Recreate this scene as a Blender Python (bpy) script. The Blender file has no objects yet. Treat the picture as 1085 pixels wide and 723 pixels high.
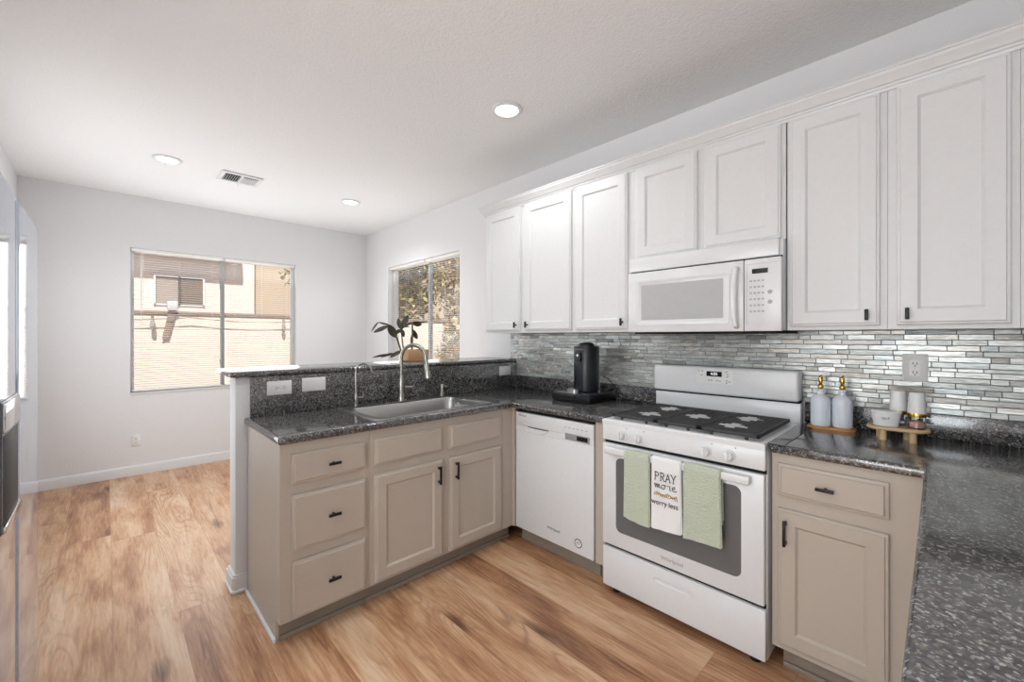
import bpy, bmesh, math, random
from mathutils import Matrix, Vector
random.seed(7)
SC = bpy.context.scene
COL = SC.collection
PI = math.pi

# ---------------------------------------------------------------- camera
cd = bpy.data.cameras.new('camera'); cam = bpy.data.objects.new('camera', cd); COL.objects.link(cam)
cd.sensor_width = 36.0; cd.lens = 444.6 * 36.0 / 1085.0
cd.shift_y = -(361.5 - 357.3) / 1085.0
cd.clip_start = 0.02; cd.clip_end = 200
cam.location = (1.261, -2.547, 1.341)
cam.rotation_euler = (PI / 2, 0, math.radians(45.94))
SC.camera = cam
# ---------------------------------------------------------------- world, sun, big lights, exposure
SC.view_settings.view_transform = 'Standard'; SC.view_settings.look = 'None'
SC.view_settings.gamma = 1.0; SC.view_settings.use_curve_mapping = False
SC.view_settings.exposure = 0.08
W = bpy.data.worlds.new('sky'); SC.world = W; W.use_nodes = True
nt = W.node_tree; bgn = nt.nodes['Background']
sky = nt.nodes.new('ShaderNodeTexSky'); sky.sky_type = 'NISHITA'; sky.sun_disc = False
sky.sun_elevation = math.radians(48); sky.sun_rotation = math.radians(100)
nt.links.new(sky.outputs[0], bgn.inputs[0]); bgn.inputs[1].default_value = 0.10
def light(name, kind, loc, rot, energy, size=1, size_y=None, color=(1, 1, 1), parent=None):
    l = bpy.data.lights.new(name, kind); l.energy = energy; l.color = color
    if kind == 'AREA':
        l.size = size
        if size_y: l.shape = 'RECTANGLE'; l.size_y = size_y
        else: l.shape = 'DISK'
    if kind == 'SUN': l.angle = math.radians(0.6)
    o = bpy.data.objects.new(name, l); COL.objects.link(o); o.location = loc; o.rotation_euler = rot
    if parent: o.parent = parent
    return o
def aim(o, d): o.rotation_euler = Vector(d).to_track_quat('-Z', 'Y').to_euler()
s = light('sun', 'SUN', (0, 0, 8), (0, 0, 0), 5.7, color=(1, .97, .94)); aim(s, (-.55, .16, -.82))
YLW = -3.09
# fill lamps added at unseen openings behind the camera; daylight through the two windows
o = light('rear_opening_fill', 'AREA', (0.83, -6.35, 1.25), (0, 0, 0), 62, 1.75, 2.1, (.91, .96, 1.0)); aim(o, (0, 1, 0.35))
o = light('side_opening_fill', 'AREA', (1.74, -4.6, 1.5), (0, 0, 0), 45, 1.7, 1.5, (.90, .955, 1.0)); aim(o, (-1, 0, 0.6))
o = light('window_daylight', 'AREA', (-4.10, -1.635, 1.5), (0, 0, 0), 13, 1.4, 1.35, (.93, .965, 1)); aim(o, (1, 0, 0.3))
o = light('window_daylight', 'AREA', (-2.87, -0.13, 1.5), (0, 0, 0), 7, 1.4, 1.35, (.93, .965, 1)); aim(o, (0, -1, 0.3))
o = light('left_door_fill', 'AREA', (-2.6, YLW + .03, 1.3), (0, 0, 0), 24, 1.6, 1.9, (.93, .965, 1)); aim(o, (0, 1, 0.2))  # lamp added at an unseen door for ceiling light and mosaic glints
LAMP_W = 8.0

# ---------------------------------------------------------------- helpers
def lin(c):
    f = lambda v: v / 12.92 if v <= .04045 else ((v + .055) / 1.055) ** 2.4
    return (f(c[0] / 255), f(c[1] / 255), f(c[2] / 255), 1)
MATS = {}
def mat(name, rgb, rough=.5, metal=0, spec=.5, coat=0, bump=0, bscale=40, emit=0, trans=0, ior=1.5, alpha=1):
    if name in MATS: return MATS[name]
    m = bpy.data.materials.new(name); m.use_nodes = True; MATS[name] = m
    t = m.node_tree; b = t.nodes['Principled BSDF']
    c = lin(rgb)
    b.inputs['Base Color'].default_value = c; b.inputs['Roughness'].default_value = rough
    b.inputs['Metallic'].default_value = metal; b.inputs['Specular IOR Level'].default_value = spec
    b.inputs['Coat Weight'].default_value = coat; b.inputs['IOR'].default_value = ior
    b.inputs['Transmission Weight'].default_value = trans; b.inputs['Alpha'].default_value = alpha
    if emit: b.inputs['Emission Color'].default_value = c; b.inputs['Emission Strength'].default_value = emit
    co = t.nodes.new('ShaderNodeTexCoord'); nz = t.nodes.new('ShaderNodeTexNoise')
    nz.inputs['Scale'].default_value = bscale; nz.inputs['Detail'].default_value = 3
    t.links.new(co.outputs['Object'], nz.inputs['Vector'])
    # every surface gets a faint procedural mottling
    mx = t.nodes.new('ShaderNodeMix'); mx.data_type = 'RGBA'; mx.blend_type = 'MULTIPLY'
    mx.inputs[0].default_value = .06; mx.inputs[6].default_value = c
    t.links.new(nz.outputs['Fac'], mx.inputs[7]); t.links.new(mx.outputs[2], b.inputs['Base Color'])
    if bump:
        bp = t.nodes.new('ShaderNodeBump'); bp.inputs['Strength'].default_value = bump; bp.inputs['Distance'].default_value = .004
        t.links.new(nz.outputs['Fac'], bp.inputs['Height']); t.links.new(bp.outputs[0], b.inputs['Normal'])
    return m
class MB:
    def __init__(s, fr=None): s.bm = bmesh.new(); s.fr = fr; s.mats = []
    def _in(s, t, M=None, mi=0):
        if M is not None: t.transform(M)
        if s.fr is not None: t.transform(s.fr)
        for f in t.faces: f.material_index = mi
        me = bpy.data.meshes.new('t'); t.to_mesh(me); t.free(); s.bm.from_mesh(me); bpy.data.meshes.remove(me)
        return s
    def box(s, x0, x1, y0, y1, z0, z1, bev=0, seg=2, M=None, mi=0):
        t = bmesh.new(); bmesh.ops.create_cube(t, size=1)
        for v in t.verts:
            v.co = Vector(((x0 + x1) / 2 + v.co.x * abs(x1 - x0), (y0 + y1) / 2 + v.co.y * abs(y1 - y0), (z0 + z1) / 2 + v.co.z * abs(z1 - z0)))
        if bev: bmesh.ops.bevel(t, geom=t.edges[:], offset=bev, segments=seg, affect='EDGES', profile=.5)
        return s._in(t, M, mi)
    def rings(s, rings, cap0=True, cap1=True, M=None, mi=0, close=True):
        t = bmesh.new(); R = [[t.verts.new(p) for p in r] for r in rings]
        for a, b in zip(R, R[1:]):
            n = len(a)
            for i in range(n if close else n - 1):
                j = (i + 1) % n; t.faces.new((a[i], a[j], b[j], b[i]))
        if cap0: t.faces.new(R[0][::-1])
        if cap1: t.faces.new(R[-1])
        bmesh.ops.recalc_face_normals(t, faces=t.faces[:])
        return s._in(t, M, mi)
    def lathe(s, prof, c=(0, 0, 0), n=28, M=None, mi=0, sx=1, sy=1):
        cx, cy, cz = c
        r = [[(cx + sx * q * math.cos(2 * PI * k / n), cy + sy * q * math.sin(2 * PI * k / n), cz + z) for k in range(n)] for q, z in prof]
        return s.rings(r, True, True, M, mi)
    def cyl(s, c, r, h, axis='z', n=24, bev=0, M=None, mi=0, r2=None):
        r2 = r if r2 is None else r2
        p = [(r, 0), (r2, h)] if not bev else [(max(r - bev, 1e-4), 0), (r, bev), (r2, h - bev), (max(r2 - bev, 1e-4), h)]
        A = Matrix.Translation(c)
        if axis == 'x': A = A @ Matrix.Rotation(PI / 2, 4, 'Y')
        if axis == 'y': A = A @ Matrix.Rotation(-PI / 2, 4, 'X')
        return s.lathe(p, n=n, M=(M @ A) if M is not None else A, mi=mi)
    def tube(s, pts, r, n=10, M=None, mi=0, rads=None, flat=1.0):
        pts = [Vector(p) for p in pts]; R = []
        up = Vector((0, 0, 1)); prev = None
        for i, p in enumerate(pts):
            d = (pts[min(i + 1, len(pts) - 1)] - pts[max(i - 1, 0)]).normalized()
            if prev is None:
                a = d.cross(up)
                if a.length < .1: a = d.cross(Vector((1, 0, 0)))
                a.normalize()
            else: a = (prev - d * prev.dot(d)).normalized()
            prev = a; b = d.cross(a); q = rads[i] if rads else r
            R.append([tuple(p + a * (q * math.cos(2 * PI * k / n)) + b * (q * flat * math.sin(2 * PI * k / n))) for k in range(n)])
        return s.rings(R, True, True, M, mi)
    def prism(s, poly, w0, w1, bev=0, M=None, mi=0, seg=2):
        t = bmesh.new(); a = [t.verts.new((x, y, w0)) for x, y in poly]; b = [t.verts.new((x, y, w1)) for x, y in poly]
        n = len(a)
        for i in range(n): t.faces.new((a[i], a[(i + 1) % n], b[(i + 1) % n], b[i]))
        t.faces.new(a[::-1]); t.faces.new(b); bmesh.ops.recalc_face_normals(t, faces=t.faces[:])
        if bev: bmesh.ops.bevel(t, geom=[e for e in t.edges if abs(e.verts[0].co.z - e.verts[1].co.z) < 1e-6], offset=bev, segments=seg, affect='EDGES')
        return s._in(t, M, mi)
ORG = {}
def obj(name, mb, m, parent=None, smooth=35):
    me = bpy.data.meshes.new(name)
    if parent is not None and parent in ORG: mb.bm.transform(Matrix.Translation(-ORG[parent]))
    mb.bm.to_mesh(me); mb.bm.free()
    for k in (m if isinstance(m, (list, tuple)) else [m]): me.materials.append(k)
    for p in me.polygons: p.use_smooth = True
    me.set_sharp_from_angle(angle=math.radians(smooth))
    o = bpy.data.objects.new(name, me); COL.objects.link(o)
    if parent is not None:
        o.parent = parent; ORG[o] = ORG.get(parent, Vector((0, 0, 0)))
    return o
def thing(name, label, cat, loc=(0, 0, 0), group=None):
    o = bpy.data.objects.new(name, None); COL.objects.link(o); o.location = loc; o.empty_display_size = .1
    ORG[o] = Vector(loc); o['label'] = label; o['category'] = cat
    if group: o['group'] = group
    return o
def tag(o, label, cat, group=None):
    o['label'] = label; o['category'] = cat
    if group: o['group'] = group
    return o
def struct(name, mb, m, smooth=35):
    o = obj(name, mb, m, None, smooth); o['kind'] = 'structure'; return o
def recenter(o, loc):   # moves a single-mesh thing's origin to its base
    o.data.transform(Matrix.Translation(-Vector(loc))); o.location = loc; ORG[o] = Vector(loc); return o
def fr(u, v, w, o=(0, 0, 0)):
    M = Matrix.Identity(4)
    for i in range(3): M[i][0] = u[i]; M[i][1] = v[i]; M[i][2] = w[i]; M[i][3] = o[i]
    return M
FR = lambda y: fr((1, 0, 0), (0, 0, 1), (0, -1, 0), (0, y, 0))       # faces the room (-Y): u=x, v=z, w outwards
FP = lambda x: fr((0, 1, 0), (0, 0, 1), (1, 0, 0), (x, 0, 0))        # faces +X: u=y, v=z
FL = lambda x: fr((0, -1, 0), (0, 0, 1), (-1, 0, 0), (x, 0, 0))      # faces -X: u=-y, v=z
def rect(u0, u1, v0, v1, i, w): return [(u0 + i, v0 + i, w), (u1 - i, v0 + i, w), (u1 - i, v1 - i, w), (u0 + i, v1 - i, w)]
def rrect(u0, u1, v0, v1, r, w, n=6):
    P = []
    for cu, cv, a in ((u1 - r, v0 + r, -PI / 2), (u1 - r, v1 - r, 0), (u0 + r, v1 - r, PI / 2), (u0 + r, v0 + r, PI)):
        for k in range(n + 1):
            t = a + k / n * PI / 2; P.append((cu + r * math.cos(t), cv + r * math.sin(t), w))
    return P
def shaker(mb, u0, u1, v0, v1, t=.02, st=.055):
    R = [rect(u0, u1, v0, v1, 0, 0), rect(u0, u1, v0, v1, 0, t - .008), rect(u0, u1, v0, v1, .003, t - .005), rect(u0, u1, v0, v1, .009, t - .004), rect(u0, u1, v0, v1, .012, t),
         rect(u0, u1, v0, v1, st, t), rect(u0, u1, v0, v1, st + .003, t + .0005), rect(u0, u1, v0, v1, st + .008, t - .004), rect(u0, u1, v0, v1, st + .012, t - .009)]
    return mb.rings(R)
def slabfront(mb, u0, u1, v0, v1, t=.02):
    R = [rect(u0, u1, v0, v1, 0, 0), rect(u0, u1, v0, v1, 0, t - .008), rect(u0, u1, v0, v1, .004, t - .006), rect(u0, u1, v0, v1, .010, t - .005), rect(u0, u1, v0, v1, .014, t)]
    return mb.rings(R)
def text(name, body, size, M, m, parent, shear=0, ext=.0004, sx=1, bold=0):
    c = bpy.data.curves.new(name, 'FONT'); c.body = body; c.size = size; c.shear = shear; c.extrude = ext; c.offset = bold
    c.align_x = 'CENTER'; c.align_y = 'CENTER'
    t = bpy.data.objects.new(name, c); COL.objects.link(t)
    bpy.context.view_layer.update()
    me = bpy.data.meshes.new_from_object(t.evaluated_get(bpy.context.evaluated_depsgraph_get()))
    bpy.data.objects.remove(t)
    me.transform(Matrix.Diagonal((sx, 1, 1, 1))); me.transform(M)
    if parent is not None: me.transform(Matrix.Translation(-ORG.get(parent, Vector((0, 0, 0)))))
    me.materials.clear(); me.materials.append(m)
    o = bpy.data.objects.new(name, me); COL.objects.link(o); o.parent = parent; return o

# ---------------------------------------------------------------- materials
wallm = mat('wall_paint', (230, 230, 231), .75, bump=.25, bscale=120)
ceilm = mat('ceiling_paint', (242, 242, 242), .85, bump=.9, bscale=90)
trimm = mat('trim_paint', (226, 226, 226), .45)
whitecab = mat('white_cabinet_paint', (222, 222, 222), .38)
tan = mat('taupe_cabinet_paint', (186, 175, 162), .42)
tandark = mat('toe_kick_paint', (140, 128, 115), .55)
applw = mat('appliance_white', (226, 227, 228), .22)
applg = mat('appliance_grey', (150, 150, 152), .35)
black = mat('black_metal', (22, 21, 20), .38, metal=.3)
blackpl = mat('black_plastic', (16, 17, 20), .3)
gapm = mat('dark_gap', (12, 12, 12), .8)
castiron = mat('cast_iron', (52, 52, 53), .55, bump=.3, bscale=300)
steel = mat('brushed_steel', (190, 190, 188), .28, metal=1)
nickel = mat('brushed_nickel', (178, 175, 168), .25, metal=1)
chrome = mat('chrome', (215, 215, 215), .1, metal=1)
fridgem = mat('polished_stainless', (178, 190, 208), .06, metal=.25, spec=.8)
platew = mat('white_plate', (232, 232, 230), .35)
slot = mat('outlet_slot', (40, 40, 40), .6)
ovenglass = mat('oven_glass', (104, 105, 106), .12, coat=.3)
microglass = mat('microwave_mesh_glass', (186, 187, 187), .2)
display = mat('display_black', (14, 15, 18), .2)
alum = mat('white_aluminium', (236, 237, 238), .35)
alumg = mat('grey_aluminium', (172, 174, 178), .35, metal=.2)
slatm = mat('blind_slat', (246, 244, 240), .5)
greent = mat('green_towel', (200, 208, 188), .95, bump=2.2, bscale=130)
whitet = mat('white_towel', (238, 238, 238), .95, bump=.5, bscale=300)
inkm = mat('towel_ink', (38, 36, 36), .8)
goldink = mat('towel_gold_ink', (176, 140, 70), .7)
gold = mat('polished_gold', (214, 178, 88), .18, metal=1)
ceramic = mat('matt_white_ceramic', (222, 228, 236), .4)
ceramic2 = mat('white_plastic_gloss', (232, 232, 232), .35)
woodl = mat('light_beech', (206, 176, 134), .5, bump=.2, bscale=60)
woodt = mat('acacia_tray', (190, 134, 76), .45)
salt = mat('pink_salt', (240, 182, 166), .7, bump=.8, bscale=400)
glassm = mat('clear_glass', (255, 255, 255), .02, trans=1, ior=1.45)
leafm = mat('dark_leaf', (58, 62, 44), .45)
stemm = mat('plant_stem', (96, 88, 56), .6)
potm = mat('terracotta', (214, 170, 128), .7)
greyp = mat('grey_print', (140, 140, 142), .6)
lampm = mat('lamp_lens', (255, 252, 246), .5, emit=5.0)
ventdark = mat('vent_dark', (60, 60, 62), .8)

def granite(name='granite'):
    m = bpy.data.materials.new(name); m.use_nodes = True; t = m.node_tree; b = t.nodes['Principled BSDF']; N = t.nodes.new; Lk = t.links.new
    co = N('ShaderNodeTexCoord')
    def vor(sc):
        v = N('ShaderNodeTexVoronoi'); v.inputs['Scale'].default_value = sc; Lk(co.outputs['Object'], v.inputs['Vector'])
        sp = N('ShaderNodeSeparateColor'); Lk(v.outputs['Color'], sp.inputs[0]); return sp.outputs[0]
    def ramp(src, pts):
        r = N('ShaderNodeValToRGB'); Lk(src, r.inputs[0]); e = r.color_ramp.elements; r.color_ramp.interpolation = 'LINEAR'
        e[0].position = pts[0][0]; e[0].color = lin(pts[0][1]); e[1].position = pts[-1][0]; e[1].color = lin(pts[-1][1])
        for p, c in pts[1:-1]: q = e.new(p); q.color = lin(c)
        return r.outputs[0]
    a = ramp(vor(240), [(0, (12, 12, 14)), (.50, (24, 24, 27)), (.60, (62, 63, 66)), (.78, (96, 92, 88)), (.86, (140, 138, 134)), (1, (200, 198, 196))])
    c = ramp(vor(110), [(0, (10, 10, 12)), (.45, (30, 31, 34)), (.75, (66, 66, 68)), (1, (124, 116, 108))])
    mx = N('ShaderNodeMix'); mx.data_type = 'RGBA'; mx.inputs[0].default_value = .45; Lk(a, mx.inputs[6]); Lk(c, mx.inputs[7])
    mp = N('ShaderNodeMapping'); mp.inputs['Scale'].default_value = (30, 90, 60); mp.inputs['Rotation'].default_value = (0, 0, .5); Lk(co.outputs['Object'], mp.inputs[0])
    n2 = N('ShaderNodeTexNoise'); n2.inputs['Scale'].default_value = 1; n2.inputs['Detail'].default_value = 3; Lk(mp.outputs[0], n2.inputs['Vector'])
    m2 = N('ShaderNodeMix'); m2.data_type = 'RGBA'; mr = N('ShaderNodeMapRange'); Lk(n2.outputs['Fac'], mr.inputs[0]); mr.inputs[1].default_value = .46; mr.inputs[2].default_value = .68; mr.inputs[4].default_value = .3
    Lk(mr.outputs[0], m2.inputs[0]); Lk(mx.outputs[2], m2.inputs[6]); m2.inputs[7].default_value = lin((128, 129, 130))
    Lk(m2.outputs[2], b.inputs['Base Color']); b.inputs['Roughness'].default_value = .12; b.inputs['Specular IOR Level'].default_value = .55
    b.inputs['IOR'].default_value = 1.9
    nz = N('ShaderNodeTexNoise'); nz.inputs['Scale'].default_value = 60; Lk(co.outputs['Object'], nz.inputs['Vector'])
    bp = N('ShaderNodeBump'); bp.inputs['Strength'].default_value = .05; bp.inputs['Distance'].default_value = .003; Lk(nz.outputs['Fac'], bp.inputs['Height']); Lk(bp.outputs[0], b.inputs['Normal'])
    return m
granitem = granite()

def floor_mat():
    m = bpy.data.materials.new('oak_planks'); m.use_nodes = True; t = m.node_tree; b = t.nodes['Principled BSDF']; N = t.nodes.new; Lk = t.links.new
    co = N('ShaderNodeTexCoord'); sp = N('ShaderNodeSeparateXYZ'); Lk(co.outputs['Object'], sp.inputs[0])
    def mth(op, a, c=None, d=None):
        n = N('ShaderNodeMath'); n.operation = op
        for i, v in enumerate((a, c, d)):
            if v is None: continue
            if isinstance(v, (int, float)): n.inputs[i].default_value = v
            else: Lk(v, n.inputs[i])
        return n.outputs[0]
    PW, PL = .23, 2.2
    yr = mth('DIVIDE', mth('ADD', sp.outputs[1], 2.064 + 23), PW); row = mth('FLOOR', yr); fy = mth('FRACT', yr)
    wn = N('ShaderNodeTexWhiteNoise'); wn.noise_dimensions = '1D'; Lk(row, wn.inputs['W'])
    xr = mth('ADD', mth('DIVIDE', sp.outputs[0], PL), mth('MULTIPLY', wn.outputs[0], 7.3)); colx = mth('FLOOR', xr); fx = mth('FRACT', xr)
    idc = N('ShaderNodeCombineXYZ'); Lk(row, idc.inputs[0]); Lk(colx, idc.inputs[1])
    w2 = N('ShaderNodeTexWhiteNoise'); w2.noise_dimensions = '2D'; Lk(idc.outputs[0], w2.inputs['Vector']); pid = w2.outputs['Value']
    off = mth('MULTIPLY', pid, 37.0)
    def coords(sx, sy):
        c = N('ShaderNodeCombineXYZ'); Lk(mth('MULTIPLY', mth('ADD', sp.outputs[0], off), sx), c.inputs[0]); Lk(mth('MULTIPLY', sp.outputs[1], sy), c.inputs[1]); Lk(off, c.inputs[2]); return c.outputs[0]
    def noise(v, sc, det=5, rough=.6, dist=0):
        n = N('ShaderNodeTexNoise'); n.inputs['Scale'].default_value = sc; n.inputs['Detail'].default_value = det; n.inputs['Roughness'].default_value = rough; n.inputs['Distortion'].default_value = dist
        Lk(v, n.inputs['Vector']); return n.outputs['Fac']
    fine = noise(coords(4, 60), 1.6, 6, .65)
    broad = noise(coords(1.0, 5.0), 1.5, 4, .55, .6)
    # cathedral grain: contour lines of a stretched noise field
    cath = noise(coords(.75, 4.2), 1.1, 1.5, .4, .3)
    rings_ = mth('ABSOLUTE', mth('SUBTRACT', mth('FRACT', mth('MULTIPLY', cath, 26.0)), .5))
    rl = N('ShaderNodeMapRange'); Lk(rings_, rl.inputs[0]); rl.inputs[1].default_value = .0; rl.inputs[2].default_value = .22; rl.inputs[3].default_value = 1; rl.inputs[4].default_value = 0
    vm = noise(coords(.8, 3.0), 1.0, 2); vmr = N('ShaderNodeMapRange'); Lk(vm, vmr.inputs[0]); vmr.inputs[1].default_value = .48; vmr.inputs[2].default_value = .66
    grain = mth('MULTIPLY', rl.outputs[0], vmr.outputs[0])
    kn = N('ShaderNodeTexVoronoi'); kn.inputs['Scale'].default_value = 1.0; Lk(coords(1.5, 4.6), kn.inputs['Vector'])
    kr = N('ShaderNodeMapRange'); Lk(mth('ADD', kn.outputs['Distance'], mth('MULTIPLY', mth('SUBTRACT', fine, .5), .30)), kr.inputs[0]); kr.inputs[1].default_value = .03; kr.inputs[2].default_value = .20; kr.inputs[3].default_value = 1; kr.inputs[4].default_value = 0
    cr = N('ShaderNodeValToRGB'); e = cr.color_ramp.elements
    e[0].position = .34; e[0].color = lin((126, 84, 58)); e[1].position = .68; e[1].color = lin((216, 186, 156))
    q = e.new(.44); q.color = lin((170, 124, 90)); q = e.new(.54); q.color = lin((198, 156, 120))
    tot = mth('ADD', mth('MULTIPLY', broad, .62), mth('MULTIPLY', fine, .38)); tot = mth('ADD', tot, mth('MULTIPLY', mth('SUBTRACT', pid, .5), .13))
    Lk(tot, cr.inputs[0])
    def dark(src, fac, col, k):
        mx = N('ShaderNodeMix'); mx.data_type = 'RGBA'; Lk(mth('MULTIPLY', fac, k), mx.inputs[0]); Lk(src, mx.inputs[6]); mx.inputs[7].default_value = lin(col); return mx.outputs[2]
    c = dark(cr.outputs[0], grain, (140, 102, 76), .6)
    st = noise(coords(1.6, 16), 1.3, 5, .7, .8); sr = N('ShaderNodeMapRange'); Lk(st, sr.inputs[0]); sr.inputs[1].default_value = .54; sr.inputs[2].default_value = .72
    c = dark(c, sr.outputs[0], (140, 96, 68), .6)
    c = dark(c, kr.outputs[0], (84, 54, 38), .85)
    # seams
    def seam(f, w):
        d = mth('MINIMUM', f, mth('SUBTRACT', 1.0, f)); return mth('LESS_THAN', d, w)
    sm = mth('MAXIMUM', seam(fy, .007), seam(fx, .0012))
    c = dark(c, sm, (130, 98, 76), .3)
    Lk(c, b.inputs['Base Color']); b.inputs['Roughness'].default_value = .36; b.inputs['Specular IOR Level'].default_value = .45
    bp = N('ShaderNodeBump'); bp.inputs['Strength'].default_value = .12; bp.inputs['Distance'].default_value = .002; Lk(mth('SUBTRACT', fine, sm), bp.inputs['Height']); Lk(bp.outputs[0], b.inputs['Normal'])
    return m
floorm = floor_mat()

def tile_mat():
    m = bpy.data.materials.new('glass_mosaic'); m.use_nodes = True; t = m.node_tree; b = t.nodes['Principled BSDF']; N = t.nodes.new; Lk = t.links.new
    a = N('ShaderNodeVertexColor'); a.layer_name = 'tone'
    co = N('ShaderNodeTexCoord'); mp = N('ShaderNodeMapping'); mp.inputs['Scale'].default_value = (18, 18, 90); Lk(co.outputs['Object'], mp.inputs[0])
    nz = N('ShaderNodeTexNoise'); nz.inputs['Scale'].default_value = 1; nz.inputs['Detail'].default_value = 4; nz.inputs['Distortion'].default_value = 1.2; Lk(mp.outputs[0], nz.inputs['Vector'])
    r = N('ShaderNodeMapRange'); Lk(nz.outputs['Fac'], r.inputs[0]); r.inputs[1].default_value = .3; r.inputs[2].default_value = .7; r.inputs[3].default_value = .62; r.inputs[4].default_value = 1.25
    mx = N('ShaderNodeMix'); mx.data_type = 'RGBA'; mx.blend_type = 'MULTIPLY'; mx.inputs[0].default_value = 1; Lk(a.outputs[0], mx.inputs[6]); Lk(r.outputs[0], mx.inputs[7])
    Lk(mx.outputs[2], b.inputs['Base Color']); b.inputs['Roughness'].default_value = .28; b.inputs['Metallic'].default_value = .36; b.inputs['Coat Weight'].default_value = .3; b.inputs['Coat Roughness'].default_value = .12
    bp = N('ShaderNodeBump'); bp.inputs['Strength'].default_value = .5; bp.inputs['Distance'].default_value = .002; Lk(nz.outputs['Fac'], bp.inputs['Height']); Lk(bp.outputs[0], b.inputs['Normal'])
    return m
tilem = tile_mat()
grout = mat('grout', (128, 127, 123), .9)
stucco = mat('neighbour_stucco', (244, 230, 219), .9, bump=.5, bscale=40)
stucco2 = mat('tan_stucco', (204, 186, 162), .9, bump=.5, bscale=40)
blockm = mat('block_wall', (246, 233, 217), .9, bump=.4, bscale=30)
capm = mat('block_cap', (150, 128, 110), .9)
dirt = mat('gravel', (190, 170, 150), .95, bump=.6, bscale=30)

# ---------------------------------------------------------------- room shell
XF, YL, XR, YB, ZC = -4.22, -3.09, 1.81, -6.5, 2.717
m_ = MB().box(XF - .15, XR + .15, YB - .15, .15, -.12, 0); struct('floor', m_, floorm)
m_ = MB().box(XF - .15, XR + .15, YB - .15, .15, ZC, ZC + .15); struct('ceiling', m_, ceilm)
def wall_hole(fr_, u0, u1, h0, h1, a0, a1, b0, b1, t=.15):   # a slab w from -t to 0 with an opening a0..a1 x b0..b1
    m = MB(fr_)
    m.box(u0, a0, h0, h1, -t, 0); m.box(a1, u1, h0, h1, -t, 0); m.box(a0, a1, h0, b0, -t, 0); m.box(a0, a1, b1, h1, -t, 0)
    return m
W1 = (-2.378, -.891, .785, 2.212); W2 = (-3.614, -2.126, .785, 2.213)
struct('wall_far', wall_hole(FP(XF), YL - .15, .15, 0, ZC, *W1), wallm)
struct('wall_range', wall_hole(FR(0), XF, XR + .15, 0, ZC, *W2), wallm)
ALC = (-1.16, -.15)
m_ = MB().box(XF, -3.45, YL - .15, YL, 0, ZC).box(-1.75, ALC[0], YL - .15, YL, 0, ZC).box(-3.45, -1.75, YL - .15, YL, 2.15, ZC).box(ALC[0] - .1, ALC[0], YL - .75, YL - .15, 0, ZC).box(ALC[0] - .1, ALC[1] + .1, YL - .85, YL - .75, 0, ZC)
m_.box(ALC[1], ALC[1] + .1, YL - .75, YL - .15, 0, ZC).box(ALC[1], ALC[1] + .1, YL - .15, YL, 0, ZC).box(ALC[0], ALC[1], YL - .15, YL, 1.86, ZC)
m_.box(ALC[1], ALC[1] + .1, YB, YL - .85, 0, ZC); m_.box(ALC[1]-1.4, ALC[1], YB, YB+.1, 0, ZC)
struct('wall_left', m_, wallm)
m_ = wall_hole(fr((0, -1, 0), (0, 0, 1), (-1, 0, 0), (XR, 0, 0)), 0, 6.5, 0, ZC, 3.75, 5.45, .75, 2.25); struct('wall_right', m_, wallm)
m_ = wall_hole(fr((-1, 0, 0), (0, 0, 1), (0, 1, 0), (0, YB, 0)), -XR, .05, 0, ZC, -1.7, -.0, 0, 2.2); struct('wall_back', m_, wallm)
# baseboards
def baseboard(name, fr_, u0, u1):
    m = MB(fr_); m.prism([(0, 0), (.016, 0), (.016, .075), (.011, .088), (.006, .094), (0, .094)], u0, u1, M=fr((0, 0, 1), (0, 1, 0), (1, 0, 0)))
    return struct(name, m, trimm)
baseboard('baseboard_far', FP(XF), YL, 0); baseboard('baseboard_range', FR(0), XF, -1.48)
m_ = MB(); m_.box(XF, -3.5, YL, YL + .014, 0, .09, .003).box(-1.70, ALC[0], YL, YL + .014, 0, .09, .003); struct('baseboard_left', m_, trimm)
m_ = MB()
for a, b in ((-3.45, -3.38), (-2.64, -2.56), (-1.82, -1.75)): m_.box(a, b, YL - .12, YL - .06, .05, 2.10, .004)
m_.box(-3.45, -1.75, YL - .12, YL - .06, 2.08, 2.15, .004).box(-3.45, -1.75, YL - .12, YL - .06, 0, .06, .004)
struct('added_door_1', m_, trimm)  # unseen door frame added to go with the left fill lamp
# half wall of the peninsula, with its moulded base
HX0, HX1, HY = -1.46, -1.327, -2.06
m_ = MB().box(HX0, HX1, HY, 0, 0, 1.127, .004); struct('wall_peninsula', m_, wallm)
def wrap(o, z0, z1, top=0):  # band around the end of the half wall with clipped corners
    c = .012
    poly = [(HX0 - o, -0.02), (HX0 - o, HY - o + c), (HX0 - o + c, HY - o), (HX1 + o - c, HY - o), (HX1 + o, HY - o + c), (HX1 + o, -1.999), (HX1-.01, -1.999), (HX1-.01, -.02)]
    return poly
m_ = MB(); m_.prism(wrap(.016, 0, 0), 0.0, .082, .001, seg=1); m_.prism(wrap(.011, 0, 0), .082, .094, .002, seg=1); m_.prism(wrap(.022, 0, 0), 0.0, .018, .004, seg=1)
struct('baseboard_peninsula', m_, trimm)

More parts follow.
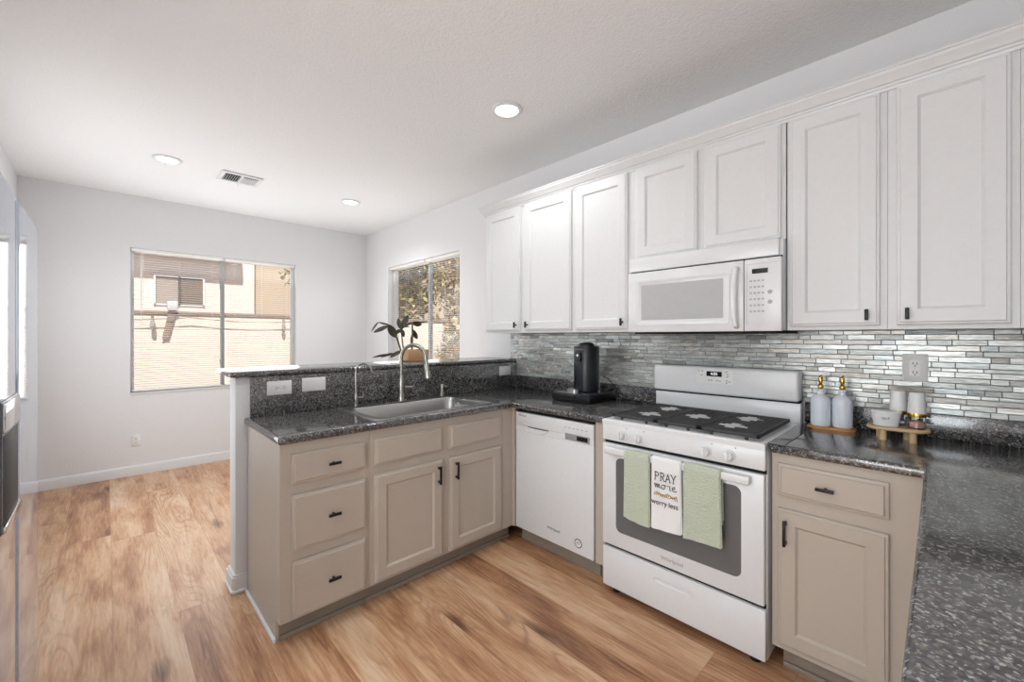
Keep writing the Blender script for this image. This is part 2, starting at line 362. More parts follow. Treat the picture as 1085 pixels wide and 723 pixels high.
# ---------------------------------------------------------------- windows
def window(name, F_, u0, u1, v0, v1, mull, latchside):
    m = MB(F_); w0, w1 = -.13, -.075
    for a, b, c, d in ((u0, u0 + .03, v0, v1), (u1 - .03, u1, v0, v1), (u0 + .03, u1 - .03, v0, v0 + .03), (u0 + .03, u1 - .03, v1 - .03, v1)): m.box(a, b, c, d, w0, w1, .003)
    f = struct(name, m, alum)
    m = MB(F_).box(mull - .018, mull + .018, v0 + .03, v1 - .03, -.118, -.08, .003)
    m.box(mull - .028, mull - .008, v1 - .34, v1 - .28, -.08, -.066, .003).box(mull - .028, mull - .008, v0 + .26, v0 + .32, -.08, -.066, .003)
    obj('mullion', m, alumg, f)
    gm = MATS.get('pane')
    if not gm:
        gm = bpy.data.materials.new('pane'); MATS['pane'] = gm; gm.use_nodes = True; t = gm.node_tree; t.nodes.clear()
        o_ = t.nodes.new('ShaderNodeOutputMaterial'); a = t.nodes.new('ShaderNodeBsdfTransparent'); b = t.nodes.new('ShaderNodeBsdfGlossy'); b.inputs['Roughness'].default_value = .02
        mx = t.nodes.new('ShaderNodeMixShader'); mx.inputs[0].default_value = .05
        t.links.new(a.outputs[0], mx.inputs[1]); t.links.new(b.outputs[0], mx.inputs[2]); t.links.new(mx.outputs[0], o_.inputs[0])
    for a, b in ((u0 + .03, mull - .018), (mull + .018, u1 - .03)):
        obj('glass_pane', MB(F_).box(a, b, v0 + .03, v1 - .03, -.103, -.099), gm, f)
    m = MB(F_).box(u0 - .0, u1 + .0, v0 - .0, v0 + .012, -.075, .012, .004); obj('window_sill', m, trimm, f)
    return f
window('window_1', FP(XF), *W1[:2], *W1[2:], -1.62, 0)
window('window_2', FR(0), *W2[:2], *W2[2:], -2.80, 0)
def blind(F_, u0, u1, v0, v1, label, wand):
    c = (Vector(F_ @ Vector(((u0 + u1) / 2, v0, -.035))))
    t = thing('window_blind', label, 'blind', c)
    obj('headrail', MB(F_).box(u0, u1, v1 - .028, v1 - .002, -.055, -.018, .002), slatm, t)
    m = MB(F_); n = int((v1 - v0 - .07) / .0225); A = math.radians(11)
    for k in range(n):
        z = v0 + .035 + k * .0225; m.box(u0 + .006, u1 - .006, -.0005, .0005, -.0125, .0125, M=Matrix.Translation((0, z, -.037)) @ Matrix.Rotation(A, 4, 'X'))
    obj('slats', m, slatm, t)
    obj('bottom_rail', MB(F_).box(u0 + .004, u1 - .004, v0 + .014, v0 + .026, -.049, -.025, .002), slatm, t)
    m = MB(F_)
    for k in range(3):
        u = u0 + (u1 - u0) * (.12, .5, .88)[k]
        for w in (-.051, -.023): m.tube([(u, v0 + .02, w), (u, v1 - .02, w)], .0008, 4)
    obj('ladder_cord', m, slatm, t)
    m = MB(F_).tube([(wand, v1 - .03, -.014), (wand, v1 - .75, -.013)], .0035, 6); obj('tilt_wand', m, alum, t)
    return t
blind(FP(XF), W1[0] + .008, -1.632, W1[2] + .012, W1[3], 'white slatted mini blind over the left pane of the window facing the block wall', W1[0] + .08)
blind(FP(XF), -1.60, W1[1] - .008, W1[2] + .012, W1[3], 'white slatted mini blind over the right pane of the window facing the block wall', W1[1] - .06)
blind(FR(0), W2[0] + .008, -2.815, W2[2] + .012, W2[3], 'white slatted mini blind over the left pane of the window facing the tree', W2[0] + .05)
blind(FR(0), -2.785, W2[1] - .008, W2[2] + .012, W2[3], 'white slatted mini blind over the right pane of the window facing the tree', W2[1] - .05)

# ---------------------------------------------------------------- outside
m_ = MB().box(-30, 20, -25, 25, -.25, -.15); struct('ground', m_, dirt)
t = thing('block_fence', 'sunlit cream block wall with a dark cap along its top', 'fence', (-6.3, 0, -.15))
m = MB()
for i in range(9):
    for j in range(24): m.box(-6.36, -6.2, -7 + j * .6 + .0015, -7 + (j + 1) * .6 - .0015, -.15 + i * .2 + .0015, -.15 + (i + 1) * .2 - .0015, .003, 1)
m.box(-6.35, -6.203, -7, 7.4, -.15, 1.64); obj('masonry', m, blockm, t)
obj('cap', MB().box(-6.38, -6.18, -7, 7.4, 1.65, 1.70, .006), capm, t)
t = thing('neighbour_house', 'cream stucco house behind the block wall with two small dark windows', 'house', (-10, -1, -.15))
obj('wall', MB().box(-11.5, -9.5, -9, -.16, -.15, 4.6), stucco, t)
obj('recessed_wall', MB().box(-11.5, -9.9, -.16, 14, -.15, 6.6), stucco2, t)
obj('roof', MB().box(-12, -9.05, -9.3, -.5, 3.13, 3.5, .02).box(-12, -9.3, .9, 4.3, 3.13, 3.5, .02), capm, t)
for y0, y1, mt in ((-1.85, -1.50, 0), (-1.47, -1.10, 1)):
    f = obj('window', MB(FP(-9.5)).box(y0 - .03, y1 + .03, 1.97, 2.0, 0, .02).box(y0 - .03, y1 + .03, 2.54, 2.57, 0, .05).box(y0 - .03, y0, 2.0, 2.54, 0, .05).box(y1, y1 + .03, 2.0, 2.54, 0, .05), alum, t)
    mm = MB(FP(-9.5)).box(y0, y1, 2.0, 2.54, .004, .012)
    if mt:
        for k in range(12): mm.box(y0, y1, 2.01 + k * .045, 2.04 + k * .045, .012, .03)
    obj('pane', mm, mat('neighbour_pane', (176, 164, 152), .5) if not mt else mat('neighbour_blind', (140, 126, 112), .7), f)
t = thing('flood_light', 'white box flood light with a slanted brown strip below it on the block wall', 'light', (-6.2, -1.89, 1.66))
obj('housing', MB().box(-6.20, -6.11, -1.945, -1.825, 1.70, 1.84, .025, 3), trimm, t)
obj('slanted_strip', MB().prism([(-1.925, 1.70), (-1.845, 1.70), (-1.925, 1.33), (-2.00, 1.31)], 0, .02, .003, M=fr((0, 1, 0), (0, 0, 1), (1, 0, 0), (-6.175, 0, 0))), capm, t)  # slanted brown strip under the box
t = thing('string_light', 'thin sagging cable with glass bulbs strung along the block wall', 'string lights', (-6.12, -1.3, 1.5))
pts = []
for k in range(61):
    y = -3.3 + k * .08; pts.append((-6.12, y, 1.615 - .05 * math.sin(PI * ((y + 3.3) % 1.6) / 1.6)))
obj('cable', MB().tube(pts, .006, 6), capm, t)
for y in (-2.1, -.5):
    b = obj('bulb', MB().lathe([(.008, 0), (.026, .03), (.03, .08), (.02, .14), (.012, .17)], (-6.12, y, 1.42), 12), mat('bulb_glass', (170, 160, 150), .2), t)
    obj('socket', MB().cyl((-6.12, y, 1.58), .016, .05, n=10), capm, b)
# garden side, seen through window 2
def leafmat(n, a): return mat(n, a, .7)
def tree(x, y, h, R, cz, n, label, lm, name='shade_tree'):
    t = thing(name, label, 'tree', (x, y, -.15))
    m = MB().tube([(x, y, -.15), (x + .05, y, .8), (x - .05, y + .05, cz - R * .3), (x, y, cz + R * .4)], .1, 8, rads=[.13, .1, .08, .03])
    for k in range(7):
        a = k * .9; m.tube([(x, y, cz - R * .3 - .1 * k % .3), (x + R * .45 * math.cos(a), y + R * .45 * math.sin(a), cz + .1 * k - .2), (x + R * .8 * math.cos(a), y + R * .8 * math.sin(a), cz + .25 * k - .5)], .04, 6, rads=[.05, .03, .01])
    obj('trunk', m, stemm, t)
    bm = bmesh.new()
    for k in range(n):
        while 1:
            p = Vector((random.uniform(-1, 1), random.uniform(-1, 1), random.uniform(-1, 1)))
            if .35 < p.length < 1 and math.sin(p.x * 5 + 1) * math.cos(p.y * 4) * math.sin(p.z * 6) < .25: break
        c = Vector((x + p.x * R, y + p.y * R, cz + p.z * R * h)); q = Matrix.Rotation(random.uniform(0, 6.3), 4, 'Z') @ Matrix.Rotation(random.uniform(-1.2, 1.2), 4, 'X')
        L_ = random.uniform(.09, .16); w = L_ * .36
        vs = [bm.verts.new(c + q @ Vector(v)) for v in ((-w * .2, 0, 0), (w, L_ * .4, .01), (0, L_, -.015), (-w, L_ * .4, .01))]
        f = bm.faces.new(vs); f.material_index = random.choice((0, 0, 1, 2))
    mb = MB(); mb.bm.free(); mb.bm = bm
    o = obj('foliage', mb, lm, t); o['kind'] = 'stuff'
lms = [leafmat('leaf_olive', (158, 148, 84)), leafmat('leaf_green', (112, 116, 58)), leafmat('leaf_straw', (206, 186, 132))]
lms2 = [leafmat('leaf_tan', (196, 172, 126)), leafmat('leaf_straw', (206, 186, 132)), leafmat('leaf_olive', (158, 148, 84))]
tree(-7.75, 2.35, 1.3, 1.15, 3.0, 5200, 'leafy olive green tree behind the block wall, seen through the left pane behind the plant', lms)
tree(-7.75, 4.75, 1.3, 1.15, 3.0, 4200, 'pale dry straw coloured tree behind the block wall, seen through the right pane', lms2, 'dry_tree')
tree(-5.15, 2.75, 1.0, .85, 1.0, 2600, 'dry straw coloured shrub in front of the block wall outside the right pane', lms2, 'dry_shrub')
tree(-7.1, .12, .6, .42, 2.5, 110, 'small overhanging branch of leaves beside the tan neighbouring wall', lms, 'hanging_branch_tree')

# ---------------------------------------------------------------- counters
def slab(mb, xs, ys, mask, z0, z1, bev=.011):
    t = bmesh.new(); V = {}
    def v(i, j, z):
        if (i, j, z) not in V: V[(i, j, z)] = t.verts.new((xs[i], ys[j], z))
        return V[(i, j, z)]
    c = {(i, j) for i in range(len(xs) - 1) for j in range(len(ys) - 1) if mask(i, j)}
    for i, j in c:
        t.faces.new((v(i, j, z1), v(i + 1, j, z1), v(i + 1, j + 1, z1), v(i, j + 1, z1))); t.faces.new((v(i, j, z0), v(i, j + 1, z0), v(i + 1, j + 1, z0), v(i + 1, j, z0)))
        for (a, b), (di, dj) in ((((i, j), (i + 1, j)), (0, -1)), (((i + 1, j), (i + 1, j + 1)), (1, 0)), (((i + 1, j + 1), (i, j + 1)), (0, 1)), (((i, j + 1), (i, j)), (-1, 0))):
            if (i + di, j + dj) not in c: t.faces.new((v(*a, z0), v(*b, z0), v(*b, z1), v(*a, z1)))
    bmesh.ops.recalc_face_normals(t, faces=t.faces[:])
    es = [e for e in t.edges if e.calc_face_angle(0) > .5 and abs(e.verts[0].co.z - e.verts[1].co.z) < 1e-6]
    es += [e for e in t.edges if e.calc_face_angle_signed(0) > .5 and abs(e.verts[0].co.z - e.verts[1].co.z) > 1e-3]
    bmesh.ops.bevel(t, geom=es, offset=bev, segments=3, affect='EDGES', profile=.5)
    return mb._in(t)
ZT = .914; CB = .878
SKX0, SKX1, SKY0, SKY1 = -1.245, -.775, -1.535, -.775       # sink cut-out
t = thing('countertop', 'L-shaped dark speckled granite counter around the sink and coffee machine', 'countertop', (-1, -1, CB))
xs = [-1.325, SKX0, SKX1, -.702, -.006]; ys = [-2.022, SKY0, SKY1, -.64, -.001]
obj('slab', slab(MB(), xs, ys, lambda i, j: (i < 3 and not (i == 1 and j == 1)) or j == 3, CB, ZT), granitem, t)
obj('backsplash_strip', MB().box(-1.305, -.006, -.021, -.001, ZT, 1.014, .002), granitem, t)
obj('bar_splash', MB().box(-1.3265, -1.305, -1.995, -.0215, ZT, 1.126, .002), granitem, t)
t = thing('countertop', 'dark granite counter running from the range into the right corner and towards the viewer', 'countertop', (1.3, -1, CB))
xs = [.768, 1.212, XR - .002]; ys = [-2.05, -1.2, -.637, -.001]
mb = slab(MB(), xs, ys, lambda i, j: not (i == 0 and j < 2), CB, ZT)
for v in mb.bm.verts:
    if v.co.x < 1.26 and v.co.y < -.62 and v.co.x > 1.15 and abs(v.co.x - 1.212) < .03 and v.co.y < -.66: v.co.x += .011 * min(1, (-.64 - v.co.y) / 1.2)
obj('slab', mb, granitem, t)
obj('backsplash_strip', MB().box(.768, XR - .024, -.021, -.001, ZT, 1.014, .002).box(XR - .022, XR - .002, -2.0, -.001, ZT, 1.014, .002), granitem, t)
o = obj('bar_top', MB().box(-1.72, -1.305, -2.088, -.001, 1.128, 1.156, .012, 3), granitem); tag(o, 'long dark granite bar ledge capping the half wall behind the sink', 'bar top'); recenter(o, (-1.5, -1.04, 1.128))

# ---------------------------------------------------------------- base cabinets
def bar_pull(F_, u, v, length, parent, vertical=True, w=.02, r=.0045, so=.026, t_knob=False):
    m = MB(F_)
    if t_knob:
        if vertical: m.box(u - .006, u + .006, v - .022, v + .022, w + so - .006, w + so + .005, .002); m.cyl((u, v, w - .001), .005, so, n=10)
        else: m.box(u - .028, u + .028, v - .006, v + .006, w + so - .006, w + so + .005, .002); m.cyl((u, v, w - .001), .005, so, n=10)
    else:
        h = length / 2; m.box(u - .005, u + .005, v - h, v + h, w + so - .008, w + so + .002, .002)
        for s_ in (-1, 1): m.box(u - .005, u + .005, v + s_ * (h - .012) - .006, v + s_ * (h - .012) + .006, w - .001, w + so - .004, .001)
    return obj('handle' if not t_knob else 'knob', m, black, parent)
# peninsula: drawer stack + sink base + filler
PX = -.727; FPN = FP(PX)
t = thing('base_cabinet', 'taupe three-drawer base cabinet at the open end of the peninsula', 'cabinet', (-1, -1.8, 0))
obj('body', MB().box(-1.30, PX, -1.999, -1.608, .10, CB - .001).box(-1.30, -.80, -1.999, -1.608, 0, .10), tan, t)
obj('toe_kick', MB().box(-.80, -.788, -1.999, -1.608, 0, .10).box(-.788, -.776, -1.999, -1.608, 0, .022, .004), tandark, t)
obj('end_panel', MB().prism([(-1.302, 0), (-.788, 0), (-.788, .10), (PX, .10), (PX, CB - .001), (-1.302, CB - .001)], 0, .012, M=fr((1, 0, 0), (0, 0, 1), (0, -1, 0), (0, -1.999, 0))), tan, t)
obj('shoe_moulding', MB().box(-1.29, -.776, -2.024, -2.011, 0, .02, .004), trimm, t)
for v0, v1 in ((.697, .828), (.405, .650), (.108, .358)):
    d = obj('drawer', slabfront(MB(FPN), -1.966, -1.630, v0, v1), tan, t); bar_pull(FPN, -1.792, (v0 + v1) / 2, 0, d, False, t_knob=True)
t = thing('base_cabinet', 'taupe sink base with two doors below two false drawer fronts', 'cabinet', (-1, -1.15, 0))
obj('body', MB().box(-.747, PX, -1.607, -.708, .10, CB - .001).box(-1.30, -.747, -1.607, -.708, .10, .60).box(-1.30, -.80, -1.607, -.708, 0, .10), tan, t)
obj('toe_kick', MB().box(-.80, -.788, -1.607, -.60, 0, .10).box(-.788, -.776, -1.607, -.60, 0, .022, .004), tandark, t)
for u0, u1 in ((-1.587, -1.182), (-1.132, -.738)): obj('false_drawer_front', slabfront(MB(FPN), u0, u1, .700, .832), tan, t)
d = obj('door', shaker(MB(FPN), -1.585, -1.180, .115, .652), tan, t); bar_pull(FPN, -1.212, .572, .10, d)
d = obj('door', shaker(MB(FPN), -1.130, -.732, .115, .650), tan, t); bar_pull(FPN, -1.092, .572, .10, d)
t = thing('base_cabinet', 'narrow taupe corner filler between sink base and dishwasher', 'cabinet', (-.8, -.65, 0))
obj('body', MB().box(-.9, PX, -.707, -.60, .10, CB - .001).box(-.727, -.705, -.62, -.60, .10, CB - .001), tan, t)
t = thing('base_cabinet', 'narrow taupe filler panel between dishwasher and range', 'cabinet', (-.04, -.5, 0))
obj('body', MB().box(-.078, -.008, -.61, -.03, .10, CB - .001), tan, t)
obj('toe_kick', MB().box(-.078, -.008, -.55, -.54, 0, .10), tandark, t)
# right of the range
FRC = FR(-.612)
t = thing('base_cabinet', 'taupe base cabinet with one drawer over one door, right of the range', 'cabinet', (1, -.5, 0))
obj('body', MB().box(.774, 1.236, -.612, -.03, .10, CB - .001).box(.80, 1.236, -.54, -.03, 0, .10), tan, t)
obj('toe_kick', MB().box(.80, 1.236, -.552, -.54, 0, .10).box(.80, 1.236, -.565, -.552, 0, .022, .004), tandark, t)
d = obj('drawer', slabfront(MB(FRC), .797, 1.127, .714, .840), tan, t); bar_pull(FRC, .952, .777, 0, d, False, t_knob=True)
d = obj('door', shaker(MB(FRC), .797, 1.127, .125, .664), tan, t); bar_pull(FRC, .824, .575, .10, d)
FLC = FL(1.238)
t = thing('base_cabinet', 'taupe base cabinet under the counter leg nearest the viewer', 'cabinet', (1.5, -1.3, 0))
obj('body', MB().box(1.238, XR - .002, -2.0, -.03, .10, CB - .001).box(1.30, XR - .002, -1.98, -.03, 0, .10), tan, t)
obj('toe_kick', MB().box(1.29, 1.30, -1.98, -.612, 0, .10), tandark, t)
for a, b in ((.72, 1.12), (1.14, 1.54), (1.58, 1.96)):
    d = obj('drawer', slabfront(MB(FLC), a, b, .714, .840, .016), tan, t)
    d = obj('door', shaker(MB(FLC), a, b, .125, .664, .016), tan, t)
    bar_pull(FLC, a + .03, .575, .10, d, so=.02, w=.016)

# ---------------------------------------------------------------- sink and taps
t = thing('kitchen_sink', 'stainless steel drop-in sink with a single wide bowl', 'sink', (-1.0, -1.155, ZT))
O0, O1, P0, P1 = -1.272, -.752, -1.560, -.752; zz = ZT + .0005
bw = (-1.175, -.795, -1.515, -.795)
R = [rrect(O0, O1, P0, P1, .02, zz), rrect(O0 + .002, O1 - .002, P0 + .002, P1 - .002, .02, zz + .005), rrect(O0 + .012, O1 - .012, P0 + .012, P1 - .012, .02, zz + .0045),
     rrect(bw[0] - .006, bw[1] + .006, bw[2] - .006, bw[3] + .006, .06, zz + .002), rrect(*bw, .055, zz - .006), rrect(bw[0] + .012, bw[1] - .012, bw[2] + .012, bw[3] - .012, .055, zz - .16),
     rrect(bw[0] + .04, bw[1] - .04, bw[2] + .04, bw[3] - .04, .06, zz - .185)]
obj('basin', MB().rings(R, False, True), steel, t)
obj('drain', MB().lathe([(.045, 0), (.045, .003), (.036, .004), (.03, .001)], (-.99, -1.155, zz - .185)), chrome, t)
t = thing('kitchen_faucet', 'tall brushed nickel gooseneck faucet with pull-down sprayer and side lever', 'faucet', (-1.222, -1.13, ZT + .006))
FX, FY = -1.222, -1.155
obj('deck_plate', MB().rings([rrect(FX - .028, FX + .028, FY - .125, FY + .125, .026, ZT + .0056), rrect(FX - .028, FX + .028, FY - .125, FY + .125, .026, ZT + .009), rrect(FX - .024, FX + .024, FY - .12, FY + .12, .022, ZT + .011)]), nickel, t)
obj('body', MB().lathe([(.027, .011), (.025, .018), (.0235, .03), (.0225, .06), (.0235, .10), (.020, .135), (.0145, .165), (.0125, .18)], (FX, FY, ZT)), nickel, t)
pts = [(FX, FY, ZT + .17), (FX, FY, ZT + .26)]
for k in range(13):
    a = PI * k / 12; r = .085
    d = Vector((.82, .57, 0)).normalized()
    q = Vector((FX, FY, ZT + .29)) + d * (r - r * math.cos(a)) + Vector((0, 0, r * math.sin(a))); pts.append(tuple(q))
e = Vector(pts[-1]); pts.append(tuple(e + d * .006 + Vector((0, 0, -.04))))
obj('gooseneck', MB().tube(pts, .0125, 14), nickel, t)
e2 = Vector(pts[-1])
obj('spray_head', MB().tube([tuple(e2 + Vector((0, 0, .002))), tuple(e2 + d * .003 + Vector((0, 0, -.03))), tuple(e2 + d * .010 + Vector((0, 0, -.085))), tuple(e2 + d * .011 + Vector((0, 0, -.092)))], .015, 14, rads=[.0145, .018, .029, .028]), nickel, t)
obj('spray_button', MB().box(-.006, .006, -.018, .018, -.003, .003, .002, M=Matrix.Translation(e2 + d * .0215 + Vector((0, 0, -.045))) @ Matrix.Rotation(math.atan2(d.y, d.x), 4, 'Z') @ Matrix.Rotation(PI / 2, 4, 'Y') @ Matrix.Rotation(PI/2, 4, 'Z')), blackpl, t)
obj('lever', MB().tube([(FX, FY + .018, ZT + .095), (FX, FY + .06, ZT + .095)], .0095, 10).tube([(FX, FY + .06, ZT + .092), (FX + .01, FY + .085, ZT + .10), (FX + .03, FY + .10, ZT + .15)], .006, 8, rads=[.0095, .006, .0045]), nickel, t)
t = thing('filter_tap', 'slim chrome filtered water tap with thin curved spout, left of the faucet', 'faucet', (-1.222, -1.452, ZT + .006))
TX, TY = -1.222, -1.46
obj('body', MB().lathe([(.019, .0056), (.019, .010), (.010, .014), (.0095, .022), (.0125, .03), (.0125, .072), (.009, .08), (.005, .10)], (TX, TY, ZT)), nickel, t)
pts = [(TX, TY, ZT + .095), (TX, TY, ZT + .20)]
for k in range(11):
    a = PI * k / 10 * .86; r = .052; q = Vector((TX, TY, ZT + .215)) + d * (r - r * math.cos(a)) + Vector((0, 0, r * math.sin(a))); pts.append(tuple(q))
pts.append(tuple(Vector(pts[-1]) + d * .008 + Vector((0, 0, -.025))))
obj('spout', MB().tube(pts, .0058, 10), nickel, t)
obj('lever', MB().tube([(TX, TY + .008, ZT + .06), (TX, TY + .045, ZT + .06)], .005, 8).tube([(TX, TY + .045, ZT + .055), (TX, TY + .046, ZT + .095)], .004, 8), nickel, t)
t = thing('soap_dispenser', 'short brushed nickel soap pump beside the right end of the sink', 'soap dispenser', (-1.215, -.835, ZT))
obj('collar', MB().lathe([(.020, .0056), (.020, .035), (.014, .038), (.014, .06)], (-1.222, -.835, ZT), 18), nickel, t)
obj('pump_head', MB().lathe([(.016, .06), (.017, .088), (.013, .095)], (-1.222, -.835, ZT), 18).tube([(-1.222, -.835, ZT + .082), (-1.172, -.82, ZT + .078)], .006, 8), nickel, t)

# ---------------------------------------------------------------- outlets
def plate(F_, u, v, wd, ht, w, label, kind, horiz=False):
    c = F_ @ Vector((u, v, w)); t = thing('wall_outlet' if kind != 'switch' else 'light_switch', label, 'outlet' if kind != 'switch' else 'switch', c)
    obj('cover_plate', MB(F_).rings([rrect(u - wd / 2, u + wd / 2, v - ht / 2, v + ht / 2, .004, w, 3), rrect(u - wd / 2, u + wd / 2, v - ht / 2, v + ht / 2, .004, w + .003, 3), rrect(u - wd / 2 + .004, u + wd / 2 - .004, v - ht / 2 + .004, v + ht / 2 - .004, .004, w + .006, 3)]), platew, t)
    if kind == 'blank': return t
    M = Matrix.Translation((u, v, w + .006)) @ (Matrix.Rotation(PI / 2, 4, 'Z') if horiz else Matrix.Identity(4))
    if kind == 'switch':
        obj('rocker', MB(F_).box(-.016, .016, -.033, .033, -.002, .004, .001, M=M), platew, t); return t
    r = obj('receptacle', MB(F_).rings([rrect(-.017, .017, -.034, .034, .005, -.001, 3), rrect(-.017, .017, -.034, .034, .005, .0015, 3)], M=M), platew, t)
    m = MB(F_)
    for s_ in (-.019, .019):
        m.box(-.0075, -.005, s_ - .004, s_ + .006, .001, .0021, M=M).box(.005, .0075, s_ - .004, s_ + .005, .001, .0021, M=M).cyl((0, s_ - .0095, .001), .0028, .0011, n=8, M=M)
    obj('slots', m, slot, r)
    m = MB(F_).cyl((0, 0, .001), .002, .0012, n=8, M=M); obj('screw', m, alumg, t)
    return t
FS = FP(-1.305)
plate(FS, -1.856, 1.060, .124, .076, 0, 'white sideways duplex outlet at the left end of the granite bar splash', 'outlet', True)
plate(FS, -1.674, 1.066, .130, .078, 0, 'blank white cover plate on the bar splash, second from its left end', 'blank')
plate(FS, -.146, 1.060, .124, .076, 0, 'white sideways rocker switch plate near the corner of the bar splash', 'switch', True)
plate(FP(XF), -2.337, .333, .072, .116, 0, 'white outlet low on the far wall under the window', 'outlet')
plate(FR(-.008), 1.168, 1.206, .082, .122, 0, 'white upright outlet in the mosaic above the salt and pepper mills', 'outlet')

# ---------------------------------------------------------------- mosaic backsplash
def mosaic(x0, x1, z0, z1):
    bm = bmesh.new(); cl = bm.loops.layers.float_color.new('tone'); z = z0; g = .0016
    pal = [(196, 198, 194), (182, 185, 181), (206, 207, 203), (174, 177, 173), (190, 192, 187), (188, 194, 194), (200, 201, 198), (166, 168, 164), (192, 189, 181)]
    rows = []
    while z < z1 - .008:
        h = random.choice((.0235, .0235, .0235, .016)); h = min(h, z1 - z)
        if z1 - z - h < .01: h = z1 - z
        x = x0 - random.uniform(0, .06)
        while x < x1:
            w = random.choice((.048, .072, .098, .098, .148)) * random.uniform(.95, 1.05)
            a, b = max(x, x0), min(x + w, x1); x += w
            if b - a < .004: continue
            rows.append((a + g / 2, b - g / 2, z + g / 2, z + h - g / 2))
        z += h
    for a, b, c, d_ in rows:
        ta, tb = random.gauss(0, .05), random.gauss(0, .05); col = lin(random.choice(pal)); k = random.uniform(.72, 1.2); col = tuple(min(1, q * k) for q in col[:3]) + (1,)
        e = .0012; dp = lambda x, zz, q: -.0062 - q + (x - (a + b) / 2) * ta * min(1, .03 / (b - a)) + (zz - (c + d_) / 2) * tb
        r0 = [bm.verts.new((x, -.002, zz)) for x, zz in ((a, c), (b, c), (b, d_), (a, d_))]
        r1 = [bm.verts.new((x, dp(x, zz, 0), zz)) for x, zz in ((a, c), (b, c), (b, d_), (a, d_))]
        r2 = [bm.verts.new((x, dp(x, zz, .0009), zz)) for x, zz in ((a + e, c + e), (b - e, c + e), (b - e, d_ - e), (a + e, d_ - e))]
        fs = []
        for p, q in ((r0, r1), (r1, r2)):
            for i in range(4): j = (i + 1) % 4; fs.append(bm.faces.new((p[i], p[j], q[j], q[i])))
        fs.append(bm.faces.new(r2))
        for f in fs:
            for l in f.loops: l[cl] = col
    m = MB(); m.bm.free(); m.bm = bm; return m
t = thing('mosaic_backsplash', 'silver grey glass strip mosaic on the wall behind the range', 'backsplash', (0, -.002, 1.014))
obj('tiles', mosaic(-1.385, XR - .003, 1.0145, 1.371), tilem, t, smooth=20)
obj('grout_bed', MB().box(-1.385, XR - .003, -.004, -.0012, 1.0145, 1.371), grout, t)

# ---------------------------------------------------------------- upper cabinets
UY = -.33; FU = FR(UY); UB, UT = 1.372, 2.335
def upper(x0, x1, z0, doors, label, knob_side):
    t = thing('wall_cabinet', label, 'cabinet', ((x0 + x1) / 2, -.17, z0))
    obj('body', MB().box(x0 + .0005, x1 - .0005, UY, -.012, z0, UT), whitecab, t)
    for (a, b, c, d_), ks in zip(doors, knob_side):
        dr = obj('door', shaker(MB(FU), a, b, c, d_), whitecab, t)
        if ks is not None: bar_pull(FU, ks, c + .042, 0, dr, True, t_knob=True)
    return t
upper(-1.335, -.438, UB, [(-1.314, -.929, 1.388, 2.31), (-.885, -.456, 1.388, 2.31)], 'tall white double-door wall cabinet at the left end of the run', (-.963, -.848))
upper(-.438, -.010, UB, [(-.421, -.041, 1.388, 2.31)], 'tall white single-door wall cabinet just left of the microwave', (-.067,))
upper(-.010, .758, 1.787, [(.014, .364, 1.793, 2.31), (.402, .741, 1.793, 2.31)], 'short white double-door wall cabinet above the microwave', (None, None))
upper(.763, 1.102, UB, [(.775, 1.080, 1.388, 2.31)], 'tall white single-door wall cabinet just right of the microwave', (1.042,))
upper(1.102, 1.437, UB, [(1.129, 1.416, 1.388, 2.31)], 'tall white single-door wall cabinet nearest the right corner', (1.160,))
upper(1.437, XR - .003, UB, [(1.450, 1.780, 1.388, 2.31)], 'white wall cabinet cut off by the right edge of the view', (None,))
# crown moulding following the run
prof = [(0, 2.312), (.004, 2.312), (.007, 2.322), (.012, 2.325), (.013, 2.332), (.020, 2.336), (.026, 2.346), (.036, 2.360), (.041, 2.366), (.042, 2.376), (.047, 2.379), (.047, 2.386), (0, 2.386)]
c0 = UY - .002
path = [(-1.337, -.010, -1, 0), (-1.337, c0, -1, -1), (1.4365, c0, 1, -1)]
R = []
for (x, y, dx, dy) in path[:2]: R.append([(x + dx * p, y + dy * p, z) for p, z in prof])
R.append([(XR - .003, c0 - p, z) for p, z in prof])
o = obj('crown_moulding', MB().rings(R, True, True), whitecab, smooth=25); tag(o, 'stepped white crown moulding along the top of the wall cabinets', 'moulding'); recenter(o, (0, -.33, 2.312))

# ---------------------------------------------------------------- microwave
t = thing('microwave', 'white over-the-range microwave with grey window and keypad', 'microwave', (.38, -.2, 1.37))
obj('case', MB().box(.0, .757, -.372, -.012, 1.372, 1.784, .003), applw, t)
obj('vent_grille', MB().box(.0, .745, -.392, -.372, 1.708, 1.785, .006), applw, t)
obj('gap_strip', MB().box(.002, .755, -.376, -.371, 1.70, 1.709), gapm, t)
obj('bottom_plate', MB().box(.03, .74, -.385, -.03, 1.358, 1.3722, .003), gapm, t)
FM = FR(-.372)
R = [rect(.0, .604, 1.368, 1.700, 0, 0), rect(.0, .604, 1.368, 1.700, 0, .028), rect(.0, .604, 1.368, 1.700, .004, .034), rrect(.058, .560, 1.408, 1.662, .02, .034, 1), rrect(.064, .554, 1.414, 1.656, .018, .029, 1), rrect(.085, .533, 1.430, 1.640, .004, .029, 1)]
m = MB(FM); m.box(.0, .604, 1.368, 1.700, 0, .034, .004); dr = obj('door', m, applw, t)
m = MB(FM)
A = rrect(.052, .545, 1.405, 1.652, .018, .0335); B = rrect(.052, .545, 1.405, 1.652, .018, .037); Cc = rrect(.060, .537, 1.413, 1.644, .014, .037); Dd = rrect(.064, .533, 1.417, 1.640, .012, .0345); 
obj('window_bezel', MB(FM).rings([A, B, Cc, Dd], True, True), applw, dr)
obj('window', MB(FM).box(.084, .513, 1.434, 1.626, .034, .0355), microglass, dr)
